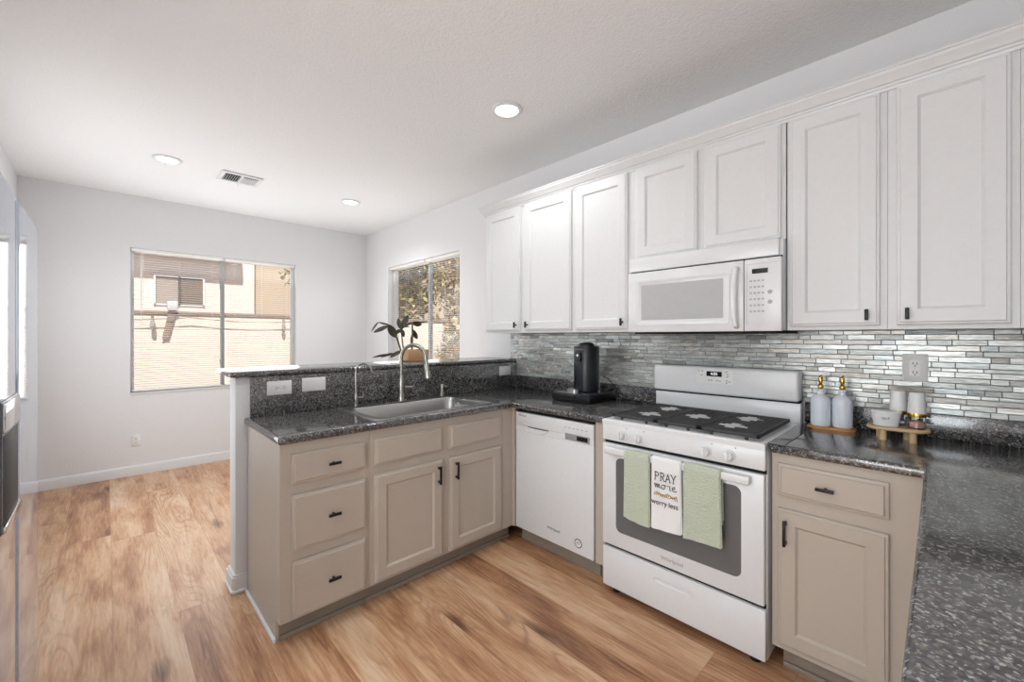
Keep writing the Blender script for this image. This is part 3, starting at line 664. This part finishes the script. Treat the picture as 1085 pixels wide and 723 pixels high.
pts = [(.575, 1.668, .030), (.575, 1.660, .055), (.572, 1.60, .066), (.572, 1.52, .070), (.572, 1.45, .066), (.575, 1.395, .055), (.575, 1.388, .030)]
obj('handle', MB(FM).tube(pts, .013, 12, flat=.8), applw, dr)
cp = obj('control_panel', MB(FM).box(.607, .757, 1.368, 1.700, 0, .034, .004), applw, t)
obj('display', MB(FM).box(.640, .705, 1.632, 1.654, .033, .0348), display, cp)
m = MB(FM)
for i in range(6):
    for j in range(4):
        m.box(.630 + j * .0165, .640 + j * .0165, 1.455 + i * .028, 1.463 + i * .028, .0335, .0345)
for v in (1.50, 1.545): m.cyl((.713, v, .0335), .010, .001, n=12); 
obj('keypad', m, mat('pale_print', (176, 176, 178), .6), cp)
m = MB(FM).box(.618, .748, 1.676, 1.677, .0335, .0343).box(.618, .619, 1.40, 1.676, .0335, .0343); obj('panel_line', m, greyp, cp)

# ---------------------------------------------------------------- dishwasher
t = thing('dishwasher', 'white built-in dishwasher with pocket handle and small grey display', 'dishwasher', (-.39, -.3, 0))
FD = FR(-.592); X0, X1 = -.7, -.083
obj('tub', MB().box(X0 + .003, X1 - .003, -.592, -.03, .10, .868), gapm, t)
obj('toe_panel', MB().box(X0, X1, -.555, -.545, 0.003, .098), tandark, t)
dr = obj('door', MB(FD).box(X0 + .004, X1 - .004, .104, .735, 0, .026, .005).box(X0 + .004, X1 - .004, .735, .772, 0, .024, .0), applw, t)
# upper fascia with scooped handle
m = MB(FD); m.box(X0 + .004, X1 - .004, .772, .855, 0, .027, .004)
cp = obj('control_fascia', m, applw, t)
hu = -.50
def scoop(k_, w): return [(hu - .088 * k_ + .176 * k_ * k / 12, .768, w) for k in range(13)] + [(hu + .088 * k_ - .176 * k_ * k / 12, .768 - .034 * k_ * math.sin(PI * k / 12), w) for k in range(1, 12)]
obj('handle_pocket', MB(FD).rings([scoop(1.0, .0258), scoop(.96, .0300), scoop(.90, .0300), scoop(.55, .0262)], False, True), applw, dr)
obj('pocket_shadow_gap', MB(FD).box(hu - .085, hu + .085, .7665, .7715, .0262, .0276), slot, dr)
obj('display', MB(FD).box(-.285, -.112, .745, .782, .0255, .0282, .001), applg, cp)
obj('screen', MB(FD).box(-.200, -.125, .751, .776, .028, .0287), display, cp)
text('brand_lettering', 'Whirlpool', .016, FD @ Matrix.Translation((-.635, .836, .0273)), slot, cp)
m = MB(FD)
for k in range(6): m.box(-.29 + k * .03, -.278 + k * .03, .812, .816, .0268, .0273)
m.cyl((-.30, .795, .0265), .003, .001, n=8); obj('button_print', m, greyp, cp)
text('door_lettering', 'Whirlpool', .024, FD @ Matrix.Translation((-.375, .186, .0262)), slot, dr)
b = obj('badge', MB(FD).cyl((-.191, .167, .0255), .026, .0012, n=28), slot, t)
obj('badge_ring', MB(FD).cyl((-.191, .167, .0266), .021, .0006, n=24), platew, b)
text('badge_lettering', 'ET', .024, FD @ Matrix.Translation((-.191, .167, .0274)), slot, b)

# ---------------------------------------------------------------- range
t = thing('gas_range', 'white freestanding gas range with five burners and rear control panel', 'stove', (.38, -.35, 0))
RX0, RX1 = .001, .762
obj('side_panels', MB().box(RX0, RX1, -.630, -.02, .035, .895, .002), applw, t)
for x in (.05, .71):
    obj('foot', MB().cyl((x, -.60, 0), .022, .012, n=14).cyl((x, -.60, .01), .010, .03, n=10), blackpl, t)
    obj('foot', MB().cyl((x, -.08, 0), .022, .012, n=14).cyl((x, -.08, .01), .010, .03, n=10), blackpl, t)
FG = FR(-.630)
dw_ = obj('storage_drawer', MB(FG).box(RX0, RX1, .040, .246, 0, .03, .006), applw, t)
obj('drawer_grip', MB(FG).rings([rrect(.285, .478, .168, .196, .012, .0285), rrect(.285, .478, .168, .196, .012, .033), rrect(.290, .473, .172, .192, .010, .033), rrect(.294, .469, .176, .188, .006, .0295)]), applw, dw_)
obj('drawer_gap', MB(FG).box(RX0 + .004, RX1 - .004, .246, .262, 0, .012), gapm, t)
dr = obj('oven_door', MB(FG).box(RX0, RX1 - .004, .262, .788, 0, .032, .005), applw, t)
obj('window', MB(FG).rings([rrect(.082, .674, .342, .722, .03, .0315), rrect(.082, .674, .342, .722, .03, .0325)]), ovenglass, dr)
text('lettering', 'Whirlpool', .026, FG @ Matrix.Translation((.378, .300, .0322)), greyp, dr)
h = obj('handle', MB(FG).box(.036, .716, .744, .779, .058, .074, .007, 3).box(.040, .075, .748, .775, .030, .060, .003).box(.677, .712, .748, .775, .030, .060, .003), applw, dr)
obj('door_gap', MB(FG).box(RX0 + .002, RX1 - .002, .788, .804, 0, .010), gapm, t)
cp = obj('front_panel', MB(FG).box(RX0, RX1, .804, .893, 0, .032, .006), applw, t)
for x in (.118, .213, .532, .628):
    k = obj('burner_knob', MB(FG).cyl((x, .842, .0318), .025, .006, n=24, bev=.001).cyl((x, .842, .0375), .0205, .024, n=24, bev=.003, r2=.018), applw, t)
    obj('knob_grip', MB(FG).box(x - .005, x + .005, .823, .861, .052, .070, .003), applw, k)
m = MB(FG)
for x in (.118, .213, .532, .628): m.box(x + .022, x + .027, .876, .880, .0315, .0323)
obj('knob_marks', m, slot, cp)
# cooktop: raised rim and sunken tray
zc = .895
R = [rect(RX0, RX1, -.664, -.075, 0, zc - .008), rect(RX0, RX1, -.664, -.075, 0, zc + .010), rect(RX0, RX1, -.664, -.075, .006, zc + .017), rect(RX0, RX1, -.664, -.075, .028, zc + .018), rect(RX0, RX1, -.664, -.075, .040, zc + .008)]
ct = obj('cooktop', MB().rings(R), applw, t)
burn = [(.17, -.47), (.17, -.24), (.375, -.355), (.58, -.47), (.58, -.24)]
for x, y in burn:
    b = obj('burner', MB().lathe([(.045, 0), (.045, .008), (.032, .012), (.030, .016)], (x, y, zc + .008), 20), steel, t)
    obj('burner_cap', MB().lathe([(.034, .016), (.036, .019), (.030, .021)], (x, y, zc + .008), 20), castiron, b)
GZ = .936
STARM = mat('burner_spread_enamel', (206, 206, 204), .3)
def grate(x0, x1, bs):
    m = MB(); y0, y1 = -.612, -.118; hb = .011
    for a in (x0, x1 - .012): m.box(a, a + .012, y0, y1, GZ - .016, GZ, .002)
    for a in (y0, y1 - .012): m.box(x0, x1, a, a + .012, GZ - .016, GZ, .002)
    n = 14
    for k in range(1, n):
        y = y0 + (y1 - y0) * k / n; segs = [(x0 + .01, x1 - .01)]
        for bx, by in bs:
            dy = abs(y - by)
            hw = .062 if dy < .016 else (.040 if dy < .034 else (.020 if dy < .062 else 0))
            if hw:
                new = []
                for a, b in segs:
                    if bx - hw > a and bx + hw < b: new += [(a, bx - hw), (bx + hw, b)]
                    else: new.append((a, b))
                segs = new
        for a, b in segs: m.box(a, b, y - .0055, y + .0055, GZ - hb, GZ - .001, .001, 1)
    for x in (x0 + .05, x1 - .05):
        for y in (y0 + .006, y1 - .006): m.box(x - .006, x + .006, y - .005, y + .005, zc + .008, GZ - .01, .001, 1)
    return obj('grate', m, castiron, ct)
grate(.032, .270, burn[:2]); grate(.273, .480, burn[2:3]); grate(.483, .727, burn[3:])
for x, y in burn:
    m = MB()
    for w, h_ in ((.060, .015), (.040, .034), (.020, .060)): m.box(x - w, x + w, y - h_, y + h_, GZ - .010, GZ - .002 - w * .02)
    obj('burner_spreader', m, STARM, ct)
# backguard
FB = FR(-.072)
obj('backguard_riser', MB().box(RX0, RX1, -.075, -.02, .895, 1.010, .004), applw, t)
obj('backguard_gap', MB().box(RX0 + .004, RX1 - .004, -.079, -.024, 1.0095, 1.019), gapm, t)
bg = obj('backguard', MB().box(RX0 - .004, RX1 - .003, -.098, -.022, 1.018, 1.172, .014, 4), applw, t)
FB = FR(-.098)
p = obj('control_plate', MB(FB).rings([rrect(.262, .458, 1.080, 1.158, .004, -.001), rrect(.262, .458, 1.080, 1.158, .004, .0012)]), platew, t)
obj('clock_display', MB(FB).box(.318, .400, 1.120, 1.148, .001, .0022), display, p)
text('clock_digits', '4:05', .022, FB @ Matrix.Translation((.359, 1.134, .0023)), mat('clock_led', (225, 235, 240), .5, emit=.8), p)
for u, v in ((.275, 1.148), (.295, 1.148), (.290, 1.125), (.33, 1.098), (.345, 1.098), (.375, 1.098), (.39, 1.096), (.425, 1.148), (.43, 1.135), (.43, 1.122), (.425, 1.10), (.44, 1.095), (.425, 1.088)):
    obj('button_print', MB(FB).box(u - .005, u + .005, v - .0025, v + .0025, .001, .0017), greyp, p)

# ---------------------------------------------------------------- towels over the oven handle
def towel(u0, u1, zf, zb, label, mt, name, ph):
    c = ((u0 + u1) / 2, -.705, zf); t = thing(name, label, 'towel', c)
    # profile over the bar: front drop, fold, back drop (w outward)
    def sheet(wf, wb, lo_f, lo_b, a0, a1, amp):
        bm = bmesh.new(); cols = 14; path = []
        n1 = 14
        for k in range(n1 + 1): path.append((lo_f + (.776 - lo_f) * k / n1, wf))
        for k in range(1, 6):
            a = PI * k / 6; path.append((.776 + .0095 * math.sin(a), (wf + wb) / 2 + (wf - wb) / 2 * math.cos(a)))
        for k in range(n1 + 1): path.append((.776 - (.776 - lo_b) * k / n1, wb))
        G = []
        for i, (z, w) in enumerate(path):
            row = []
            for j in range(cols + 1):
                s_ = j / cols; f = max(0, (.776 - z) / .3); u = a0 + (a1 - a0) * s_ + (s_ - .5) * .008 * f + .004 * f * math.sin(ph)
                front = w > (wf + wb) / 2
                ww = w + (amp * f * (1 if front else 0) * (math.sin(s_ * 9 + ph) * .5 + math.sin(s_ * 17 + ph * 2 + z * 6) * .3 + .5))
                zz = z - (.010 * f * math.sin(s_ * 2.4 + ph) + (.012 * f * s_))
                row.append(bm.verts.new((u, zz, ww)))
            G.append(row)
        for i in range(len(G) - 1):
            for j in range(cols): bm.faces.new((G[i][j], G[i][j + 1], G[i + 1][j + 1], G[i + 1][j]))
        bmesh.ops.recalc_face_normals(bm, faces=bm.faces[:])
        bmesh.ops.solidify(bm, geom=bm.faces[:], thickness=.0025)
        bm.transform(FG); return bm
    m = MB(); m.bm.free(); m.bm = sheet(.0825, .0475, zf, zb, u0, u1, .004)
    o1 = obj('outer_fold', m, mt, t, smooth=60)
    m = MB(); m.bm.free(); m.bm = sheet(.0785, .0515, zf + .004, zb + .02, u0 + .006, u1 + .005, .003)
    obj('inner_fold', m, mt, t, smooth=60)
    return t, o1
towel(.160, .288, .462, .56, 'pale green waffle towel, left of the three on the oven handle', greent, 'dish_towel', .3)
tw, o1 = towel(.305, .436, .462, .55, 'white tea towel printed with black and gold words on the oven handle', whitet, 'tea_towel', 1.7)
towel(.456, .604, .460, .55, 'pale green waffle towel, widest and rightmost on the oven handle', greent, 'dish_towel', 2.4)
FT = lambda u, v: FG @ Matrix.Translation((u, v, .0905))
def strokes(name, lists, u0, v0, sx, sy, r, m_, parent, smooth=True):
    mb = MB(FG)
    for L_ in lists:
        P = [Vector((u0 + x * sx, v0 + y * sy, .0910)) for x, y in L_]
        if smooth and len(P) > 2:
            Q = [P[0] * 2 - P[1]] + P + [P[-1] * 2 - P[-2]]; P = []
            for i in range(1, len(Q) - 2):
                for k in range(5):
                    t_ = k / 5; a_, b_, c_, d_ = Q[i - 1:i + 3]
                    P.append(.5 * (2 * b_ + (c_ - a_) * t_ + (2 * a_ - 5 * b_ + 4 * c_ - d_) * t_ ** 2 + (3 * b_ - a_ - 3 * c_ + d_) * t_ ** 3))
            P.append(Q[-2])
        mb.tube(P, r, 5, flat=.5)
    return obj(name, mb, m_, parent)
SER = lambda x, y: [(x - .12, y), (x + .12, y)]
GL = {'P': ([[(.1, 0), (.1, 1)], SER(.1, 0), SER(.1, 1)], [[(.1, 1), (.45, 1), (.62, .85), (.62, .66), (.45, .5), (.1, .5)]]),
      'R': ([[(.1, 0), (.1, 1)], SER(.1, 0), SER(.1, 1), [(.34, .5), (.68, 0)], SER(.7, 0)], [[(.1, 1), (.45, 1), (.6, .86), (.6, .68), (.45, .5), (.1, .5)]]),
      'A': ([[(.0, 0), (.36, 1)], [(.36, 1), (.72, 0)], [(.14, .36), (.58, .36)], SER(0, 0), SER(.72, 0)], []),
      'Y': ([[(.0, 1), (.34, .46)], [(.68, 1), (.34, .46)], [(.34, .46), (.34, 0)], SER(0, 1), SER(.68, 1), SER(.34, 0)], [])}
for k, ch in enumerate('PRAY'):
    for q, part in enumerate(GL[ch]):
        if part: strokes('lettering', part, .3235 + k * .0265, .683, .029, .036,   .0017 if q == 0 else .0019, inkm, o1, q == 1)
strokes('script_lettering', [[(0, .5), (.12, .9), (.15, .1), (.3, .9), (.36, .1), (.5, .9), (.56, .15), (.72, .3)], [(.98, .9), (.78, .7), (.80, .15), (1.0, .1), (1.12, .55), (.98, .9), (1.3, .75)],
    [(1.42, 1.0), (1.46, .8), (1.62, .85), (1.58, .2), (1.75, .15)], [(1.82, .45), (2.1, .7), (2.02, .98), (1.84, .6), (1.95, .1), (2.3, .3)]], .321, .645, .047, .024, .0015, inkm, o1)
m = MB(FG)   # gold sprig line
rnd = random.Random(3)
for k in range(11):
    u = .322 + k * .0098; m.tube([(u, .618 + .004 * math.sin(k * 2.1), .0905), (u + .005, .626 + .005 * math.sin(k * 1.3), .0905), (u + .011, .612 + .006 * math.cos(k), .0905)], .0016, 5)
m.tube([(.318, .612, .0905), (.35, .619, .0905), (.39, .612, .0905), (.428, .620, .0905)], .0014, 5)
obj('gold_sprig', m, goldink, o1)
text('lower_lettering', 'worry less', .034, FT(.371, .580), inkm, o1, sx=.88)

# ---------------------------------------------------------------- coffee machine on its pod drawer
t = thing('pod_drawer', 'low black coffee pod drawer under the coffee machine', 'drawer box', (-.46, -.2, ZT))
M3 = Matrix.Translation((-.455, -.200, ZT)) @ Matrix.Rotation(math.radians(3), 4, 'Z') @ Matrix.Diagonal((1.08, 1.04, 1, 1))
def bx(m, *a, **k): return m.box(*a, M=M3, **k)
obj('case', bx(MB(), -.135, .135, -.158, .158, .004, .055, bev=.002).box(-.12, .12, -.14, .14, 0, .005, M=M3), blackpl, t)
d_ = obj('drawer_front', bx(MB(), -.132, .132, -.166, -.157, .007, .050, bev=.003), blackpl, t)
obj('finger_pull', bx(MB(), -.045, .045, -.170, -.1655, .028, .045, bev=.0015), gapm, d_)
obj('top_mat', bx(MB(), -.125, .125, -.148, .148, .0548, .0565), mat('pod_glass_top', (72, 74, 78), .12), t)
t = thing('coffee_machine', 'black cylindrical pod coffee machine standing on the pod drawer', 'coffee maker', (-.47, -.18, ZT + .0566))
ZM = ZT + .0566; MX, MY = -.443, -.19
obj('body', MB().rings([[(MX + x_, MY + y_, z) for x_, y_, _ in rrect(-r, r, -r, r, r * .985, 0, 12)] for r, z in ((.074, ZM), (.082, ZM + .006), (.086, ZM + .03), (.086, ZM + .15), (.086, ZM + .300), (.083, ZM + .307))]), mat('machine_black', (26, 29, 35), .32), t)
obj('lid', MB().lathe([(.056, .306), (.054, .318), (.044, .328), (.026, .333), (.005, .334)], (MX, MY, ZM), 32), blackpl, t)
dn = Vector((.02, -1, 0)).normalized()
obj('brew_spout', MB().rings([[tuple(Vector((MX, MY, ZM)) + Vector((-dn.y, dn.x, 0)) * a + Vector((0, 0, b)) + dn * w for w in (wv,))[0] if False else tuple(Vector((MX, MY, ZM)) + Vector((-dn.y, dn.x, 0)) * a + Vector((0, 0, b)) + dn * wv) for a, b, _ in rrect(-.020, .020, .205, .270, .019, 0, 6)] for wv in (.078, .098, .102)]), blackpl, t)
obj('chrome_button', MB().cyl((0, 0, 0), .009, .004, n=16, M=Matrix.Translation(Vector((MX, MY, ZM + .247)) + dn * .102) @ dn.to_track_quat('Z', 'Y').to_matrix().to_4x4()), chrome, t)
obj('drip_tray', MB().rings([[(MX + x_ - .035, MY + y_ - .098, z) for x_, y_, _ in rrect(-.045, .045, -.036, .036, .03, 0, 6)] for z in (ZM, ZM + .018, ZM + .022)]), steel, t)
text('lettering', 'NESPRESSO', .014, fr((-dn.y * 1, dn.x, 0), (0, 0, 1), tuple(dn), tuple(Vector((MX, MY, ZM + .288)) + dn * .0868)), greyp, t)
o = obj('power_cord', MB().tube([(-.372, -.10, ZM + .10), (-.345, -.075, ZM + .085), (-.31, -.05, ZM + .03), (-.29, -.04, ZT + .03), (-.27, -.035, ZT + .006), (-.20, -.045, ZT + .006), (-.12, -.04, ZT + .006)], .0035, 6), blackpl, t)

t = thing('stove_gap_cover', 'glossy black strip bridging the range and the right-hand counter', 'gap cover', (.79, -.37, ZT))
R = []
for k in range(15):
    y = -.645 + .52 * k / 14; b_ = .004 * max(0, math.sin(k * .55)) ** 2
    R.append([(.765, y, .9155), (.788, y, .9155 + b_), (.822, y, .9146), (.822, y, .9162), (.788, y, .9172 + b_), (.765, y, .9172)])
obj('strip', MB().rings(R), mat('gap_cover_silicone', (24, 25, 28), .12), t)
# ---------------------------------------------------------------- bottles, mills and stand
t = thing('wooden_tray', 'small oval wooden tray under the two oil bottles', 'tray', (.89, -.115, ZT))
R = [[(.890 + x_, -.118 + y_, z) for x_, y_, _ in rrect(-.092, .092, -.044, .044, .043, 0, 8)] for z in (ZT, ZT + .007, ZT + .010)]
obj('base', MB().rings(R), woodt, t)
ZB = ZT + .0102
def bottle(x, y, label):
    t = thing('oil_bottle', label, 'bottle', (x, y, ZB), 'white pump bottles on the wooden tray')
    obj('body', MB().lathe([(.034, 0), (.038, .004), (.039, .02), (.039, .115), (.036, .130), (.026, .142), (.0145, .150), (.0135, .165), (.017, .168), (.017, .173), (.010, .174)], (x, y, ZB), 32), ceramic, t)
    p = obj('pourer', MB().lathe([(.009, .173), (.012, .180), (.011, .190), (.0065, .196), (.0085, .206), (.0095, .218), (.006, .230), (.002, .236)], (x, y, ZB), 18), gold, t)
    obj('spout_tip', MB().tube([(x, y, ZB + .205), (x + .006, y - .004, ZB + .225), (x + .004, y - .002, ZB + .240)], .003, 8), gold, p)
bottle(.851, -.125, 'matt white bottle with gold pourer, the one nearer the range')
bottle(.930, -.108, 'matt white bottle with gold pourer, the one further from the range')
t = thing('wooden_riser', 'pale oval wooden riser stand on four short round legs', 'stand', (1.12, -.19, ZT))
RA = Matrix.Translation((1.122, -.186, 0)) @ Matrix.Rotation(math.radians(4), 4, 'Z')
obj('top', MB().rings([[(x_, y_, z) for x_, y_, _ in rrect(-.098 + i_, .098 - i_, -.052 + i_, .052 - i_, .050, 0, 8)] for i_, z in ((.003, ZT + .042), (0, ZT + .045), (0, ZT + .053), (.003, ZT + .056))], M=RA), woodl, t)
for a, b in ((-.045, -.030), (.045, -.030), (-.055, .024), (.030, .030)): obj('leg', MB().cyl((a, b, ZT), .0125, .0425, n=18, M=RA), woodl, t)
ZR = ZT + .0562
t = thing('salt_cellar', 'white oval lidded salt bowl with small printed letters on the riser', 'bowl', (1.09, -.22, ZR))
sx_, sy_ = 1.088, -.212
obj('bowl', MB().lathe([(.032, 0), (.039, .003), (.044, .03), (.047, .056)], (sx_, sy_, ZR), 32, sy=.75), ceramic2, t)
obj('lid', MB().lathe([(.049, .0565), (.050, .060), (.048, .064), (.036, .066)], (sx_, sy_, ZR), 32, sy=.75), ceramic2, t)
nv = Vector((.10, -.99, 0)).normalized()
text('lettering', 'SALT', .011, fr((-nv.y, nv.x, 0), (0, 0, 1), tuple(nv), (sx_ + .002, sy_ - .0342, ZR + .036)), slot, t, ext=.0012)
def mill(x, y, label, filled):
    t = thing('spice_mill', label, 'grinder', (x, y, ZR))
    obj('glass_jar', MB().lathe([(.024, 0), (.027, .003), (.028, .05), (.026, .05), (.025, .005), (.022, .004)], (x, y, ZR), 28), glassm, t)
    if filled: obj('salt_fill', MB().lathe([(.0235, .005), (.0245, .008), (.0245, .028), (.015, .031)], (x, y, ZR), 20), salt, t)
    obj('collar', MB().lathe([(.029, .049), (.0295, .052), (.0295, .062), (.029, .064)], (x, y, ZR), 28), gold, t)
    obj('head', MB().lathe([(.0285, .064), (.0285, .068), (.0265, .10), (.0235, .142), (.022, .146), (.010, .147)], (x, y, ZR), 28), ceramic2, t)
mill(1.122, -.150, 'white and gold spice mill behind the salt bowl, left of the pair', False)
mill(1.180, -.190, 'white and gold spice mill with pink salt in its glass base, right of the pair', True)

# ---------------------------------------------------------------- potted plant on the bar ledge
PXc, PYc = -1.632, -.815; ZP = 1.1562
t = thing('potted_plant', 'leggy dark-leaved plant in a low terracotta pot on the bar ledge', 'plant', (PXc, PYc, ZP))
obj('pot', MB().rings([[(PXc + x_, PYc + y_, z) for x_, y_, _ in rrect(-a, a, -b, b, .02, 0, 4)] for a, b, z in ((.060, .085, ZP), (.064, .098, ZP + .006), (.068, .102, ZP + .086), (.062, .096, ZP + .088), (.060, .094, ZP + .078))]), potm, t)
def leaf(base, tip, w, droop=.02, tw=0.0, n=8):
    base, tip = Vector(base), Vector(tip); d = tip - base; L_ = d.length; d.normalize()
    side = d.cross(Vector((.69, -.72, .15))).normalized(); side = (Matrix.Rotation(tw, 3, d) @ side); nr = side.cross(d).normalized()
    R = []
    for k in range(n + 1):
        s_ = k / n; ww = w * math.sin(PI * min(1, s_ * .96 + .04)) ** .7 + .001; c = base + d * L_ * s_ - Vector((0, 0, 1)) * droop * s_ * s_
        R.append([tuple(c - side * ww + nr * .25 * ww), tuple(c + nr * .0015), tuple(c + side * ww + nr * .25 * ww), tuple(c - nr * .0015)])
    return obj('leaf', MB().rings(R), leafm, t)
X = PXc
def st(pts, r): return obj('stem', MB().tube(pts, r, 8), stemm, t)
s1 = (X, -.925, 1.40); s2 = (X, -.830, 1.45)
st([(X, -.905, ZP + .07), (X, -.918, 1.33), s1], .0055); st([(X, -.835, ZP + .07), (X, -.828, 1.33), s2], .007)
st([(X, -.925, ZP + .07), (X, -.960, 1.33), (X, -1.01, 1.42)], .007)
leaf(s1, (X, -.865, 1.512), .022, 0, .2); leaf(s1, (X, -.950, 1.485), .020, 0, -.3); leaf(s1, (X, -.965, 1.365), .020, .0, .4); leaf((X, -.93, 1.38), (X, -1.0, 1.385), .012)
leaf(s1, (X, -.90, 1.36), .015); leaf((X, -.925, 1.41), (X, -.85, 1.44), .006)
leaf(s2, (X, -.70, 1.462), .010, 0, 1.2); leaf(s2, (X, -.745, 1.440), .020, -.0, .2); leaf((X, -.83, 1.40), (X, -.785, 1.325), .019, 0); leaf(s2, (X, -.895, 1.44), .009); leaf((X, -.826, 1.37), (X, -.84, 1.30), .01)
leaf((X, -.97, 1.34), (X, -1.035, 1.437), .028, 0, .2); leaf((X, -1.03, 1.425), (X, -1.15, 1.372), .017, .0, .1); leaf((X, -1.02, 1.43), (X, -1.115, 1.450), .006, .0); leaf((X, -1.11, 1.45), (X, -1.165, 1.40), .006)
leaf((X, -.92, ZP + .075), (X, -1.02, ZP + .05), .014, .02); leaf((X, -.98, ZP + .06), (X, -1.09, ZP + .055), .009, .02); leaf((X, -.98, ZP + .05), (X, -1.16, ZP + .065), .008, .03); leaf((X, -.80, ZP + .08), (X, -.73, ZP + .10), .006)

# ---------------------------------------------------------------- fridge
t = thing('refrigerator', 'polished stainless side-by-side refrigerator with a dispenser in its near door', 'refrigerator', (-.64, -3.1, 0))
obj('cabinet', MB().box(-1.115, -.20, -3.60, -2.805, .02, 1.715, .004).box(-1.10, -.22, -3.5, -2.84, 0, .02), mat('fridge_side', (120, 121, 124), .4), t)
FF = fr((-1, 0, 0), (0, 0, 1), (0, 1, 0), (0, -2.80, 0))
obj('toe_grille', MB(FF).box(.21, 1.105, .012, .06, 0, .015), slot, t)
def fdoor(u0, u1, z0=.065, z1=1.737):
    R = []
    for s_ in (0, .008, .025, .1, .3, .5, .7, .9, .975, .992, 1):
        u = u0 + (u1 - u0) * s_; w = .069 + .003 * math.sin(PI * s_) ; w -= .008 * max(0, 1 - min(s_, 1 - s_) * 40)
        R.append([(u, z0, .002), (u, z1, .002), (u, z1, w), (u, z0, w)])
    return obj('door', MB(FF).rings(R), fridgem, t, smooth=50)
d1 = fdoor(.600, 1.119); d2 = fdoor(.200, .586)
obj('door_gap', MB(FF).box(.586, .600, .065, 1.733, .001, .05), gapm, t)
# dispenser recess in the near door
dp = obj('dispenser', MB(FF).box(.30, .556, .865, 1.185, .060, .0755, .004), mat('dispenser_frame', (96, 98, 102), .25), d2)
obj('dispenser_recess', MB(FF).box(.315, .541, .885, 1.10, .0750, .0765, .001), slot, dp)
obj('dispenser_lip', MB(FF).box(.305, .551, .868, .886, .0745, .082, .002), chrome, dp)
obj('dispenser_control', MB(FF).box(.305, .551, 1.11, 1.18, .0745, .080, .002), chrome, dp)


# ---------------------------------------------------------------- ceiling fixtures
def downlight(x, y, label, boost=1):
    t = thing('recessed_light', label, 'ceiling light', (x, y, ZC - .012))
    obj('trim_ring', MB().lathe([(.092, .0118), (.092, .006), (.086, .001), (.072, 0), (.068, .004), (.068, .0118)], (x, y, ZC - .012), 40), trimm, t)
    obj('lens', MB().lathe([(.067, .010), (.066, .004), (.001, .003)], (x, y, ZC - .012), 36), lampm, t)
    l = light('lamp', 'SPOT', (0, 0, -.02), (0, 0, 0), LAMP_W * 3 * boost, parent=t, color=(.94, .98, 1)); l.data.spot_size = math.radians(150); l.data.spot_blend = .6; l.data.shadow_soft_size = .065
downlight(-.583, -.806, 'round recessed ceiling light nearest the wall cabinets')
downlight(-2.92, -2.205, 'round recessed ceiling light left of the air vent')
downlight(-2.948, -.76, 'round recessed ceiling light near the far corner, right of the vent')
downlight(-.583, -2.3, 'round recessed ceiling light above the floor in front of the refrigerator')
downlight(.35, -3.9, 'added round recessed fill light in the ceiling just behind the viewer', 3)  # unseen lamp added with extra power to light the range front
downlight(1.3, -5.4, 'added round recessed fill light in the ceiling at the back of the living room', 3)  # second unseen lamp, added for frontal fill on the kitchen
t = thing('ceiling_vent', 'white rectangular air vent with two louvred halves in the ceiling', 'vent', (-2.99, -1.70, ZC - .01))
VX0, VX1, VY0, VY1 = -3.12, -2.86, -1.86, -1.56
m = MB(); 
for a, b, c, e in ((VX0, VX0 + .035, VY0, VY1), (VX1 - .035, VX1, VY0, VY1), (VX0 + .035, VX1 - .035, VY0, VY0 + .03), (VX0 + .035, VX1 - .035, VY1 - .03, VY1), (VX0 + .035, VX1 - .035, -1.715, -1.700)): m.box(a, b, c, e, ZC - .012, ZC - .001, .003)
obj('frame', m, trimm, t)
obj('duct_backing', MB().box(VX0 + .03, VX1 - .03, VY0 + .025, VY1 - .025, ZC - .003, ZC - .0005), ventdark, t)
m = MB()
for y0, y1, s_ in ((VY0 + .03, -1.715, 1), (-1.70, VY1 - .03, -1)):
    n = 7
    for k in range(n):
        y = y0 + (y1 - y0) * (k + .5) / n; m.box(VX0 + .035, VX1 - .065, -.0075, .0075, -.0006, .0006, M=Matrix.Translation((0, y, ZC - .008)) @ Matrix.Rotation(s_ * .9, 4, 'X'))
obj('louvres', m, trimm, t)
obj('damper_lever', MB().tube([(VX0 + .02, -1.707, ZC - .011), (VX0 - .01, -1.70, ZC - .03)], .003, 6), trimm, t)
